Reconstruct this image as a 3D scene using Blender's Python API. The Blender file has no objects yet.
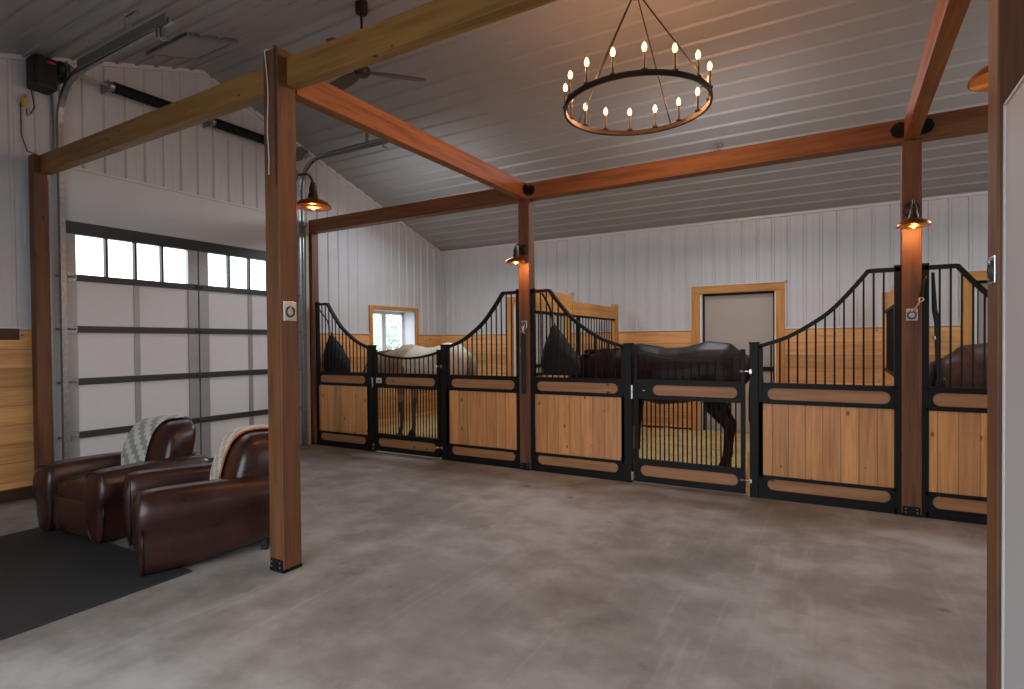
import bpy, bmesh, math, random
from mathutils import Vector, Matrix
random.seed(7)
C = bpy.context.scene.collection
PI = math.pi

# ------------------------------------------------------------------ helpers
class MB:
    def __init__(s): s.v = []; s.f = []; s.uv = None
    def add(s, vs, fs):
        n = len(s.v); s.v += [tuple(q) for q in vs]; s.f += [tuple(i + n for i in f) for f in fs]; return s
    def box(s, x0, x1, y0, y1, z0, z1):
        return s.add([(x0,y0,z0),(x1,y0,z0),(x1,y1,z0),(x0,y1,z0),(x0,y0,z1),(x1,y0,z1),(x1,y1,z1),(x0,y1,z1)],
                     [(0,3,2,1),(4,5,6,7),(0,1,5,4),(1,2,6,5),(2,3,7,6),(3,0,4,7)])
    def tube(s, pts, r, seg=8, cap=True):
        pts = [Vector(p) for p in pts]; n = len(pts)
        rr = r if isinstance(r, (list, tuple)) else [r] * n
        up = None; base = len(s.v)
        for i, p in enumerate(pts):
            t = (pts[min(i+1,n-1)] - pts[max(i-1,0)]).normalized()
            if up is None:
                up = Vector((0,0,1)) if abs(t.z) < .9 else Vector((1,0,0))
            a = t.cross(up).normalized(); b = a.cross(t).normalized(); up = b
            for k in range(seg):
                an = 2*PI*k/seg
                s.v.append(tuple(p + (a*math.cos(an) + b*math.sin(an))*rr[i]))
        for i in range(n-1):
            for k in range(seg):
                k2 = (k+1) % seg
                s.f.append((base+i*seg+k, base+i*seg+k2, base+(i+1)*seg+k2, base+(i+1)*seg+k))
        if cap:
            s.f.append(tuple(base+k for k in range(seg))[::-1]); s.f.append(tuple(base+(n-1)*seg+k for k in range(seg)))
        return s
    def bar(s, pts, w, h):      # rectangular section swept along pts in an XZ or any plane (w along Y)
        base = len(s.v); pts = [Vector(p) for p in pts]; n = len(pts)
        for i, p in enumerate(pts):
            t = (pts[min(i+1,n-1)] - pts[max(i-1,0)]).normalized()
            nn = Vector((0,1,0)); b = t.cross(nn).normalized()
            for sx, sy in ((-1,-1),(1,-1),(1,1),(-1,1)): s.v.append(tuple(p + b*sx*h/2 + nn*sy*w/2))
        for i in range(n-1):
            for k in range(4):
                k2 = (k+1) % 4
                s.f.append((base+i*4+k, base+i*4+k2, base+(i+1)*4+k2, base+(i+1)*4+k))
        s.f.append((base+3,base+2,base+1,base)); m = base+(n-1)*4; s.f.append((m,m+1,m+2,m+3)); return s
    def lathe(s, prof, c, seg=24, axis='z', closed=False):
        base = len(s.v); cx, cy, cz = c; n = len(prof)
        for (r, h) in prof:
            for k in range(seg):
                a = 2*PI*k/seg; u, w = r*math.cos(a), r*math.sin(a)
                s.v.append({'z':(cx+u,cy+w,cz+h),'y':(cx+u,cy+h,cz+w),'x':(cx+h,cy+u,cz+w)}[axis])
        for i in range(n-1):
            for k in range(seg):
                k2=(k+1)%seg; s.f.append((base+i*seg+k,base+i*seg+k2,base+(i+1)*seg+k2,base+(i+1)*seg+k))
        if closed:
            for k in range(seg):
                k2=(k+1)%seg; s.f.append((base+(n-1)*seg+k,base+(n-1)*seg+k2,base+k2,base+k))
        else:
            if prof[0][0] > 1e-4: s.f.append(tuple(base+k for k in range(seg))[::-1])
            if prof[-1][0] > 1e-4: s.f.append(tuple(base+(n-1)*seg+k for k in range(seg)))
        return s
    def sell(s, c, r, e1=.35, e2=.35, nu=20, nv=14, fn=None):   # superellipsoid
        base = len(s.v)
        def p(w, m): return math.copysign(abs(w)**m, w)
        for j in range(nv+1):
            ph = -PI/2 + PI*j/nv
            for i in range(nu):
                th = 2*PI*i/nu
                q = (r[0]*p(math.cos(ph),e1)*p(math.cos(th),e2), r[1]*p(math.cos(ph),e1)*p(math.sin(th),e2), r[2]*p(math.sin(ph),e1))
                if fn: q = fn(*q)
                s.v.append((c[0]+q[0], c[1]+q[1], c[2]+q[2]))
        for j in range(nv):
            for i in range(nu):
                i2=(i+1)%nu; s.f.append((base+j*nu+i, base+j*nu+i2, base+(j+1)*nu+i2, base+(j+1)*nu+i))
        return s
    def build(s, name, mat, parent=None, smooth=False, bevel=0, local=False, uvs=None):
        me = bpy.data.meshes.new(name)
        off = Vector(parent_loc(parent)) if (parent and not local) else Vector((0,0,0))
        me.from_pydata([tuple(Vector(v)-off) for v in s.v], [], s.f); me.validate(); me.update()
        bm = bmesh.new(); bm.from_mesh(me)
        if uvs is None: bmesh.ops.remove_doubles(bm, verts=bm.verts, dist=1e-6)
        bmesh.ops.recalc_face_normals(bm, faces=bm.faces)
        bm.to_mesh(me); bm.free()
        if uvs is not None:
            ul = me.uv_layers.new(name='UVMap')
            for lp in me.loops: ul.data[lp.index].uv = uvs[lp.vertex_index]
        me.materials.append(mat)
        if smooth:
            me.polygons.foreach_set('use_smooth', [True]*len(me.polygons))
            if smooth != 'all':
                try: me.set_sharp_from_angle(angle=math.radians(40))
                except Exception: pass
        o = bpy.data.objects.new(name, me); C.objects.link(o)
        if parent: o.parent = parent
        if bevel:
            b = o.modifiers.new('bevel','BEVEL'); b.width = bevel; b.segments = 2; b.limit_method='ANGLE'
        return o
def parent_loc(o):
    v = Vector((0,0,0))
    while o: v += o.location; o = o.parent
    return v
def tag(o, label=None, cat=None, group=None, kind=None):
    for k, w in (('label',label),('category',cat),('group',group),('kind',kind)):
        if w: o[k] = w
    return o
def thing(name, label, cat, loc=(0,0,0), rz=0, group=None):
    o = bpy.data.objects.new(name, None); C.objects.link(o); o.location = loc; o.rotation_euler = (0,0,rz)
    o.empty_display_size = .1
    return tag(o, label, cat, group)
def struct(o, label, cat): return tag(o, label, cat, None, 'structure')

# ------------------------------------------------------------------ materials
class N:
    def __init__(s, name):
        s.m = bpy.data.materials.new(name); s.m.use_nodes = True; s.t = s.m.node_tree; s.t.nodes.clear()
        s.out = s.n('ShaderNodeOutputMaterial'); s.b = s.n('ShaderNodeBsdfPrincipled'); s.l(s.b.outputs[0], s.out.inputs[0])
    def n(s, ty, **kw):
        x = s.t.nodes.new(ty)
        for k, v in kw.items():
            if k.startswith('i_'): x.inputs[k[2:].replace('_',' ')].default_value = v
            else: setattr(x, k, v)
        return x
    def l(s, a, b): s.t.links.new(a, b); return s
    def math(s, op, a, b=None, c=None):
        x = s.n('ShaderNodeMath', operation=op)
        for i, q in enumerate((a,b,c)):
            if q is None: continue
            if isinstance(q, (int,float)): x.inputs[i].default_value = q
            else: s.l(q, x.inputs[i])
        return x.outputs[0]
    def mix(s, f, a, b, mode='MIX'):
        x = s.n('ShaderNodeMix', data_type='RGBA', blend_type=mode)
        for i, q in ((0,f),(6,a),(7,b)):
            if isinstance(q, (int,float)): x.inputs[i].default_value = q
            elif isinstance(q, tuple): x.inputs[i].default_value = (*q[:3],1)
            else: s.l(q, x.inputs[i])
        return x.outputs[2]
    def ramp(s, f, stops):
        x = s.n('ShaderNodeValToRGB'); e = x.color_ramp.elements
        while len(e) < len(stops): e.new(.5)
        for el, (p, c) in zip(e, stops): el.position = p; el.color = (*c,1) if len(c)==3 else c
        s.l(f, x.inputs[0]); return x.outputs[0]
    def pos(s, kind='world'):
        if kind == 'world': return s.n('ShaderNodeNewGeometry').outputs['Position']
        return s.n('ShaderNodeTexCoord').outputs['Object' if kind=='object' else 'UV']
    def map(s, v, scale, loc=(0,0,0)):
        x = s.n('ShaderNodeMapping'); x.inputs['Scale'].default_value = scale; x.inputs['Location'].default_value = loc
        s.l(v, x.inputs[0]); return x.outputs[0]
    def noise(s, v, scale, detail=4, rough=.55):
        x = s.n('ShaderNodeTexNoise'); x.inputs['Scale'].default_value = scale; x.inputs['Detail'].default_value = detail
        x.inputs['Roughness'].default_value = rough; s.l(v, x.inputs['Vector']); return x.outputs[0]
    def bump(s, h, strength=.2, dist=.01):
        x = s.n('ShaderNodeBump'); x.inputs['Strength'].default_value = strength; x.inputs['Distance'].default_value = dist
        s.l(h, x.inputs['Height']); s.l(x.outputs[0], s.b.inputs['Normal'])
    def set(s, **kw):
        for k, v in kw.items():
            i = s.b.inputs[k.replace('_',' ')]
            if isinstance(v, tuple): i.default_value = (*v[:3],1)
            elif isinstance(v, (int,float)): i.default_value = v
            else: s.l(v, i)
        return s.m
def lin(r, g, b):
    return tuple(((c/255)/12.92 if c/255 <= .04045 else ((c/255+.055)/1.055)**2.4) for c in (r,g,b))

def wood(name, light, dark, grain='z', board=None, baxis='x', rough=.55, knots=.5, knotcol=None, vary=.35, space='world', boff=0.0):
    """planed timber: grain stretched along an axis, optional board joints every `board` metres, knots"""
    a = N(name); P = a.pos(space); sep = a.n('ShaderNodeSeparateXYZ'); a.l(P, sep.inputs[0])
    ax = {'x':0,'y':1,'z':2}
    g = ax[grain]; sc = [9.0,9.0,9.0]; sc[g] = .7
    if board:
        q = a.math('DIVIDE', a.math('ADD', sep.outputs[ax[baxis]], 50*board+boff), board)
        idx = a.math('FLOOR', q); fr = a.math('FRACT', q)
        wn = a.n('ShaderNodeTexWhiteNoise', noise_dimensions='1D'); a.l(idx, wn.inputs['W']); rnd = wn.outputs['Value']
        comb = a.n('ShaderNodeCombineXYZ'); a.l(a.math('MULTIPLY', rnd, 31.0), comb.inputs[g])
        add = a.n('ShaderNodeVectorMath', operation='ADD'); a.l(P, add.inputs[0]); a.l(comb.outputs[0], add.inputs[1]); P = add.outputs[0]
    n1 = a.noise(a.map(P, tuple(sc)), 2.2, 5, .6)
    sc2 = [60.0]*3; sc2[g] = 1.5
    n2 = a.noise(a.map(P, tuple(sc2)), 1.5, 3, .6)
    f = a.math('ADD', a.math('MULTIPLY', n1, .75), a.math('MULTIPLY', n2, .35))
    col = a.ramp(f, [(.33, dark), (.62, light), (.85, tuple(min(1,c*1.12) for c in light))])
    if board:
        v = a.ramp(rnd, [(0, (1-vary,)*3), (1, (1.0+vary*.15,)*3)])
        col = a.mix(1.0, col, v, 'MULTIPLY')
        e = a.math('LESS_THAN', a.math('MINIMUM', fr, a.math('SUBTRACT', 1.0, fr)), .0035/board)
        col = a.mix(a.math('MULTIPLY', e, .6), col, tuple(c*.25 for c in dark))
    if knots:
        ks = [9.0]*3; ks[g] = 5.5
        vo = a.n('ShaderNodeTexVoronoi', feature='F1'); vo.inputs['Scale'].default_value = 1.0
        a.l(a.map(P, tuple(ks)), vo.inputs['Vector'])
        wn2 = a.n('ShaderNodeSeparateColor'); a.l(vo.outputs['Color'], wn2.inputs[0])
        thr = a.math('MULTIPLY', a.math('GREATER_THAN', wn2.outputs[0], 1-knots), a.math('MULTIPLY', wn2.outputs[1], .13))
        k = a.ramp(a.math('SUBTRACT', vo.outputs['Distance'], thr), [(0,(1,1,1)),(.05,(0,0,0))])
        # only where thr>0
        k = a.math('MULTIPLY', k, a.math('GREATER_THAN', thr, .04))
        col = a.mix(a.math('MULTIPLY', k, .9), col, knotcol or tuple(c*.35 for c in dark))
    a.bump(n2, .12, .004)
    return a.set(Base_Color=col, Roughness=rough)

def plain(name, col, rough=.5, metal=0, spec=.5, noise=0, nscale=20, bump=0, coat=0, dark=None):
    a = N(name)
    if noise or bump:
        n = a.noise(a.pos('world'), nscale, 4)
        if noise:
            c = a.ramp(n, [(.3, dark or tuple(x*(1-noise) for x in col)), (.7, tuple(min(1,x*(1+noise*.5)) for x in col))])
            a.set(Base_Color=c)
        else: a.set(Base_Color=col)
        if bump: a.bump(n, bump, .01)
    else: a.set(Base_Color=col)
    return a.set(Roughness=rough, Metallic=metal, Specular_IOR_Level=spec, Coat_Weight=coat)
def emit(name, col, st):
    a = N(name); return a.set(Base_Color=col, Emission_Color=col, Emission_Strength=st)

M = {}
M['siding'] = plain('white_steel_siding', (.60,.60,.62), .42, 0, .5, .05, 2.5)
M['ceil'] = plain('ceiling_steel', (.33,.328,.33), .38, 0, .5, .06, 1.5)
M['smooth_white'] = plain('white_painted_panel', (.62,.63,.64), .6, noise=.05, nscale=2)
M['trimwhite'] = plain('white_metal_trim', (.66,.66,.66), .4)
M['post'] = wood('stained_post', lin(112,70,41), lin(66,39,22), 'z', knots=.35, rough=.55)
M['beam_x'] = wood('stained_beam_along', lin(130,80,38), lin(78,44,20), 'x', knots=.35, rough=.55)
M['beam_y'] = wood('stained_beam_across', lin(158,92,34), lin(98,50,16), 'y', knots=.4, rough=.55)
M['beam_pine'] = wood('honey_beam', lin(150,110,56), lin(104,70,30), 'x', knots=.4, rough=.55)
M['pine_h'] = wood('pine_wainscot_y', lin(232,176,112), lin(192,132,74), 'y', board=.185, baxis='z', knots=.35, rough=.5)
M['pine_hx'] = wood('pine_wainscot_x', lin(232,176,112), lin(192,132,74), 'x', board=.185, baxis='z', knots=.35, rough=.5)
M['pine_v'] = wood('pine_panel', lin(226,166,106), lin(188,122,70), 'z', board=.14, baxis='x', knots=.6, rough=.45, vary=.30)
M['pine_slot'] = wood('pine_slot_board', lin(172,124,82), lin(140,96,60), 'x', knots=.2, rough=.5)
M['pine_trim_v'] = wood('pine_trim_v', lin(206,148,76), lin(160,100,44), 'z', knots=.25)
M['pine_trim_h'] = wood('pine_trim_h', lin(206,148,76), lin(160,100,44), 'x', knots=.25)
M['pine_trim_y'] = wood('pine_trim_y', lin(206,148,76), lin(160,100,44), 'y', knots=.25)
M['dark_board'] = wood('dark_board', lin(70,42,28), lin(44,26,18), 'y', knots=.1)
M['black'] = plain('black_powder_coat', (.006,.006,.0065), .5, 0, .22)
M['blackmatte'] = plain('black_plastic', (.008,.008,.009), .55)
M['iron'] = plain('bronze_iron', (.035,.024,.018), .45, .6)
M['galv'] = plain('galvanised_steel', (.34,.36,.37), .38, .85, noise=.25, nscale=30)
M['alu'] = plain('aluminium_stile', (.40,.41,.42), .42, .4, noise=.06, nscale=8)
M['rail'] = plain('shaded_rail_dark_steel', (.055,.057,.06), .45, .4)  # door rails' shade is put into this dark grey; also serves dark steel
M['doorpanel'] = plain('white_door_panel', (.74,.75,.77), .5, noise=.02, nscale=30)
M['chrome'] = plain('zinc_plate', (.62,.62,.60), .25, .9)
M['copper'] = plain('copper_shade', lin(150,82,36), .34, .85, noise=.2, nscale=12)
M['shade_in'] = plain('copper_shade_inside', lin(226,136,56), .45, .1)
def bulb(name, st):
    a = N(name); lw = a.n('ShaderNodeLayerWeight'); lw.inputs[0].default_value = .35
    c = a.ramp(lw.outputs['Facing'], [(.0,(1,.80,.48)),(.45,(1,.52,.16)),(.85,(.55,.13,.02))])
    return a.set(Base_Color=(1,.6,.3), Emission_Color=c, Emission_Strength=st)
M['bulb'] = bulb('warm_bulb', 4.5); M['bulb_lamp'] = bulb('warm_lamp_bulb', 9)
M['rubber'] = plain('black_rubber_mat', (.022,.023,.025), .7, noise=.35, nscale=160, bump=.15)
M['door_grey'] = plain('grey_steel_door', lin(176,168,160), .5, noise=.03, nscale=2)
M['net'] = plain('black_hay_net', (.006,.006,.007), .8, bump=.5, nscale=40)
M['blue'] = plain('blue_strap', lin(36,60,130), .6)
M['yellow'] = plain('yellow_plug', lin(200,170,20), .5)
M['red'] = plain('red_badge', lin(190,40,60), .5)
M['vinyl'] = plain('white_vinyl', (.75,.77,.80), .35)
M['caulk'] = plain('white_cord', (.6,.58,.55), .5)

# concrete
a = N('polished_concrete'); P = a.pos()
n1 = a.noise(P, .55, 6, .62); n2 = a.noise(P, 3.2, 5, .6); n3 = a.noise(P, 45, 2)
f = a.math('ADD', a.math('MULTIPLY', n1, .75), a.math('MULTIPLY', n2, .3))
col = a.ramp(f, [(.34, lin(100,93,86)), (.50, lin(136,131,125)), (.62, lin(168,166,163)), (.8, lin(190,189,187))])
st = a.noise(a.map(P, (3.0,.35,1), (4,2,0)), 1.6, 4, .6)
col = a.mix(a.ramp(st, [(.60,(0,0,0)),(.76,(.45,.45,.45))]), col, lin(186,185,183))
sp = a.noise(a.map(P,(1,1,1),(13,5,0)), 2.4, 5, .65)
col = a.mix(a.ramp(sp, [(.62,(0,0,0)),(.74,(.65,.65,.65))]), col, lin(96,82,68))
vo = a.n('ShaderNodeTexVoronoi'); vo.inputs['Scale'].default_value = 1.5; a.l(P, vo.inputs['Vector'])
spot = a.ramp(a.math('ADD', vo.outputs['Distance'], a.math('MULTIPLY', n2, .12)), [(.085,(1,1,1)),(.13,(0,0,0))])
col = a.mix(a.math('MULTIPLY', spot, .7), col, lin(72,64,56))
# long trowel scratches
scr = a.noise(a.map(P, (26,.5,1)), 1.0, 2, .5)
col = a.mix(a.ramp(scr, [(.58,(0,0,0)),(.80,(.16,.16,.16))]), col, lin(190,186,182))
a.bump(n3, .03, .003)
rg = a.ramp(n1, [(.3,(.42,.42,.42)),(.7,(.62,.62,.62))])
M['concrete'] = a.set(Base_Color=col, Roughness=rg, Specular_IOR_Level=.35)

# leather
a = N('oxblood_leather'); P = a.pos('object')
n1 = a.noise(P, 5, 4); n2 = a.noise(P, 130, 3)
col = a.ramp(n1, [(.3, lin(38,20,17)), (.7, lin(62,32,27))])
h = a.math('ADD', a.math('MULTIPLY', a.noise(P, 9, 3), 1.0), a.math('MULTIPLY', n2, .12))
a.bump(h, .22, .02)
M['leather'] = a.set(Base_Color=col, Roughness=a.ramp(n1, [(.3,(.26,.26,.26)),(.7,(.40,.40,.40))]), Specular_IOR_Level=.5, Coat_Weight=.15, Coat_Roughness=.25)
M['welt'] = plain('leather_welt', lin(38,18,15), .35)

# woven throws (UV: metres across / metres along)
def throw(name, ca, cb, cell):
    a = N(name); uv = a.pos('uv'); s = a.n('ShaderNodeSeparateXYZ'); a.l(uv, s.inputs[0])
    u = a.math('DIVIDE', s.outputs[0], cell); v = a.math('DIVIDE', s.outputs[1], cell)
    # interlocking stepped blocks: parity of floor(u)+floor(v) displaced by a half step on alternate sub rows
    vr = a.math('FLOOR', a.math('MULTIPLY', v, 2.0))
    sh = a.math('MULTIPLY', a.math('MODULO', vr, 2.0), .5)
    pu = a.math('FLOOR', a.math('ADD', u, sh)); pv = a.math('FLOOR', v)
    par = a.math('MODULO', a.math('ADD', pu, a.math('ADD', pv, 100.0)), 2.0)
    w = a.noise(a.map(uv, (1,1,1)), 260, 2)
    col = a.mix(par, ca, cb); col = a.mix(a.math('MULTIPLY', w, .35), col, tuple(c*.6 for c in ca))
    a.bump(w, .4, .004)
    return a.set(Base_Color=col, Roughness=.9, Sheen_Weight=.3)
M['throw_grey'] = throw('grey_block_throw', lin(206,205,196), lin(140,142,138), .085)
M['throw_cream'] = throw('cream_block_throw', lin(214,204,190), lin(186,164,142), .085)
M['orange'] = plain('orange_fringe', lin(176,104,62), .9)

# horse coats
def coat(name, ca, cb, sc=3, rough=.5):
    a = N(name); P = a.pos('object'); n = a.noise(P, sc, 4)
    fine = a.noise(a.map(P, (8,40,40)), 6, 3); a.bump(fine, .08, .004)
    return a.set(Base_Color=a.ramp(n, [(.35, ca), (.68, cb)]), Roughness=rough, Specular_IOR_Level=.3)
M['coat_dark'] = coat('black_bay_coat', lin(18,11,11), lin(44,25,23), 2.2, .46)
M['coat_cream'] = coat('cream_coat', lin(196,184,166), lin(226,218,204), 3, .6)
M['coat_brown'] = coat('brown_coat', lin(54,36,28), lin(86,60,48), 2.6, .42)
M['coat_tan'] = coat('tan_coat', lin(150,130,104), lin(190,172,146), 4, .7)
M['mane_dark'] = plain('dark_mane', (.008,.006,.005), .6, bump=.5, nscale=60)
M['mane_grey'] = plain('grey_mane', lin(120,108,92), .7, bump=.5, nscale=60)
M['sheet'] = plain('beige_fly_sheet', lin(176,158,132), .85, noise=.2, nscale=9, bump=.5)
M['hoof'] = plain('hoof', lin(38,30,26), .5)
M['eye'] = plain('dark_eye', (.01,.008,.006), .1)

# straw
a = N('straw_bedding'); P = a.pos()
n1 = a.noise(P, 70, 4, .7); n2 = a.noise(P, 6, 3)
col = a.ramp(a.math('ADD', a.math('MULTIPLY', n1, .8), a.math('MULTIPLY', n2, .25)), [(.34, lin(136,102,52)), (.50, lin(218,184,116)), (.68, lin(246,226,172))])
a.bump(n1, .9, .03); M['straw'] = a.set(Base_Color=col, Roughness=.9)
M['straw_blade'] = plain('straw_blade', lin(222,190,116), .7)
# foliage, grass outside
M['leaf'] = plain('glare_pale_leaves', lin(214,228,214), .7, noise=.3, nscale=14)  # leaves whitened, outdoor glare is put into their colour
M['grass'] = plain('neutral_ground', lin(150,149,147), .9, noise=.2, nscale=8)  # unseen ground, set neutral grey so no green light bounces indoors
M['bark'] = plain('bark', lin(90,76,62), .9)
# glass
a = N('window_glass'); tr = a.n('ShaderNodeBsdfTransparent'); gl = a.n('ShaderNodeBsdfGlossy'); gl.inputs['Roughness'].default_value=.02
mx = a.n('ShaderNodeMixShader'); mx.inputs[0].default_value=.06; a.l(tr.outputs[0], mx.inputs[1]); a.l(gl.outputs[0], mx.inputs[2]); a.l(mx.outputs[0], a.out.inputs[0])
M['glass'] = a.m

# ------------------------------------------------------------------ key dimensions
XW, XE = -7.02, 4.3              # gable walls
YB, YF = 9.18, -.65              # eave walls
YR, ZR, SL = 4.265, 4.99, .33    # ridge
def zc(y): return ZR - SL*abs(y-YR)
Y1, Y2 = 2.503, 5.908            # post lines
XC, XD = -3.225, .521
W = .0715
ZB, ZT = 3.19, 3.375
ZW = 1.68                        # wainscot top
YFS = 5.85                       # stall front face

# ------------------------------------------------------------------ shell
mb = MB().box(XW-.2, XE+.2, YF-.2, YB+.2, -.12, 0)
struct(mb.build('floor', M['concrete']), 'smooth grey concrete aisle floor with worn brown stains', 'floor')

def rib_profile(a0, a1, pitch, w_rib, h, phase=0.0, minor=True):
    """list of (coord, height) points of ribbed steel sheet between a0 and a1"""
    pts = [(a0, 0.0)]; k = math.ceil((a0-phase)/pitch); x = phase + k*pitch
    while x < a1:
        for d, hh in ((-w_rib*.9,0),(-w_rib*.45,h),(w_rib*.45,h),(w_rib*.9,0)):
            if a0 < x+d < a1: pts.append((x+d, hh))
        if minor:
            xm = x + pitch/2
            for d, hh in ((-.014,0),(0,.0022),(.014,0)):
                if a0 < xm+d < a1: pts.append((xm+d, hh))
        x += pitch
    pts.append((a1, 0.0)); return pts

def cut(pts, xs):
    """insert break points in a profile"""
    out = []
    for (p, q) in zip(pts, pts[1:]):
        out.append(p)
        for c in sorted(xs):
            if p[0] < c < q[0]:
                t = (c-p[0])/(q[0]-p[0]); out.append((c, p[1]+t*(q[1]-p[1])))
    out.append(pts[-1]); return out

GD0, GD1, GDZ = 2.76, 5.65, 2.83         # garage door opening
HD0, HD1, HDZ = 2.60, 5.80, 3.385        # smooth header zone
WN0, WN1, WNZ0, WNZ1 = 7.245, 8.387, 1.12, 2.11
# gable wall (left)
mb = MB()
pr = cut(rib_profile(YF, YB, .2085, .026, .017, .0535), [HD0, HD1, WN0, WN1, YR])
for (ya, ha), (yb, hb) in zip(pr, pr[1:]):
    ym = (ya+yb)/2; z0 = ZW
    if HD0 <= ym <= HD1: z0 = HDZ
    elif WN0 <= ym <= WN1: z0 = WNZ1
    mb.add([(XW+ha,ya,z0),(XW+hb,yb,z0),(XW+hb,yb,zc(yb)+.02),(XW+ha,ya,zc(ya)+.02)], [(0,1,2,3)])
# backing slabs
def gable_back(mb, y0, y1, z0, x0, x1):
    for (a_, b_) in ((y0, min(y1,YR)), (max(y0,YR), y1)):
        if b_ > a_: mb.add([(x0,a_,z0),(x0,b_,z0),(x0,b_,zc(b_)+.1),(x0,a_,zc(a_)+.1),(x1,a_,z0),(x1,b_,z0),(x1,b_,zc(b_)+.1),(x1,a_,zc(a_)+.1)],
                   [(0,1,2,3),(4,7,6,5),(0,4,5,1),(1,5,6,2),(2,6,7,3),(3,7,4,0)])
gable_back(mb, YF-.2, GD0, 0, XW-.2, XW-.012); gable_back(mb, GD0, GD1, GDZ, XW-.2, XW-.012)
gable_back(mb, GD1, WN0-.025, 0, XW-.2, XW-.012); gable_back(mb, WN1+.025, YB+.2, 0, XW-.2, XW-.012)
gable_back(mb, WN0-.024, WN1+.024, WNZ1+.025, XW-.2, XW-.012); mb.box(XW-.2, XW-.012, WN0-.024, WN1+.024, 0, WNZ0-.025)
struct(mb.build('wall_left', M['siding']), 'white ribbed steel gable wall holding the sectional garage door', 'wall')
# header panel above the garage door + jambs
mb = MB().box(XW-.01, XW+.006, HD0, HD1, GDZ, HDZ)
mb.box(XW-.01, XW+.006, HD0, GD0, 0, GDZ); mb.box(XW-.01, XW+.006, GD1, HD1, 0, GDZ)
struct(mb.build('trim_1', M['smooth_white']), 'smooth white panel surround above and beside the garage door', 'trim')
mb = MB().box(XW, XW+.03, HD0-.03, HD1, HDZ-.006, HDZ+.02).box(XW, XW+.03, HD0-.03, HD0, 0, HDZ)
struct(mb.build('trim_2', M['trimwhite']), 'thin white channel trim along the top of the door header', 'trim')
# wainscot on gable wall
mb = MB().box(XW-.01, XW+.022, YF, HD0-.03, .0, ZW).box(XW-.01, XW+.022, HD1+.02, WN0-.07, 0, ZW).box(XW-.01, XW+.022, WN1+.07, YB, 0, ZW).box(XW-.01, XW+.022, WN0-.07, WN1+.07, 0, WNZ0-.07)
struct(mb.build('wall_left_wainscot', M['pine_h']), 'horizontal knotty pine boards lining the foot of the gable wall', 'wall panelling')
mb = MB().box(XW, XW+.035, YF, HD0-.03, ZW, ZW+.018).box(XW, XW+.035, HD1+.02, WN0-.07, ZW, ZW+.018).box(XW, XW+.035, WN1+.07, YB, ZW, ZW+.018)
struct(mb.build('trim_3', M['trimwhite']), 'white metal drip trim on top of the gable wall pine boards', 'trim')
mb = MB().box(XW, XW+.04, YF, HD0-.03, 0, .12)
struct(mb.build('baseboard_left', M['dark_board']), 'dark wooden baseboard under the pine boards left of the garage door', 'baseboard')

# back wall with three door openings
doors = [(-5.416,-4.10), (-2.035,-.703), (1.345,2.68)]
DT = 2.366
mb = MB()
pr = cut(rib_profile(XW, XE, .2085, .026, .017, .18), [d for q in doors for d in q])
for (xa, ha), (xb, hb) in zip(pr, pr[1:]):
    xm = (xa+xb)/2; z0 = ZW
    for d0, d1 in doors:
        if d0 <= xm <= d1: z0 = DT
    mb.add([(xa,YB-ha,z0),(xb,YB-hb,z0),(xb,YB-hb,zc(YB)+.02),(xa,YB-ha,zc(YB)+.02)], [(0,1,2,3)])
xs = [XW-.2]
for d0, d1 in doors:
    mb.box(xs[-1], d0+.06, YB+.012, YB+.2, 0, zc(YB)+.05); mb.box(d0+.06, d1-.06, YB+.012, YB+.2, DT-.06, zc(YB)+.05); xs.append(d1-.06)
mb.box(xs[-1], XE+.2, YB+.012, YB+.2, 0, zc(YB)+.05)
struct(mb.build('wall_back', M['siding']), 'white ribbed steel wall behind the horse stalls', 'wall')
mb = MB(); xs = XW
for d0, d1 in doors + [(XE, XE)]:
    mb.box(xs, d0, YB-.022, YB+.01, 0, ZW); xs = d1
struct(mb.build('wall_back_wainscot', M['pine_hx']), 'horizontal knotty pine kickboards along the back of the stalls', 'wall panelling')
mb = MB(); mr = MB(); xs = XW
for d0, d1 in doors + [(XE, XE)]:
    mb.box(xs, d0, YB-.035, YB, ZW, ZW+.018); mr.box(xs, d0-.0, YB-.04, YB-.02, .05, .13); xs = d1
struct(mb.build('trim_4', M['trimwhite']), 'white metal drip trim on top of the back wall pine boards', 'trim')
struct(mr.build('baseboard_back', M['black']), 'black strip at the foot of the back wall', 'baseboard')
# eave and gable corner trims
mb = MB().box(XW, XE, YB-.05, YB+.01, zc(YB)-.045, zc(YB)-.01)
mb.box(XW, XW+.06, YB-.22, YB-.19, ZW, zc(YB)).box(XW+.19, XW+.22, YB-.05, YB, ZW, zc(YB)).box(XW,XW+.02,YB-.2,YB,ZW,zc(YB))
struct(mb.build('trim_5', M['trimwhite']), 'white corner and eave trim where the stall walls meet the ceiling', 'trim')
mb = MB()
for (ya, yb) in ((YF, YR), (YR, YB)):
    mb.add([(XW+.002,ya,zc(ya)-.045),(XW+.002,yb,zc(yb)-.045),(XW+.002,yb,zc(yb)),(XW+.002,ya,zc(ya)),(XW+.05,ya,zc(ya)-.045),(XW+.05,yb,zc(yb)-.045),(XW+.05,yb,zc(yb)),(XW+.05,ya,zc(ya))],
           [(0,1,2,3),(4,7,6,5),(0,4,5,1),(2,6,7,3),(1,5,6,2),(0,3,7,4)])
struct(mb.build('trim_6', M['trimwhite']), 'white rake trim following the roof slope on the gable wall', 'trim')

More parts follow.
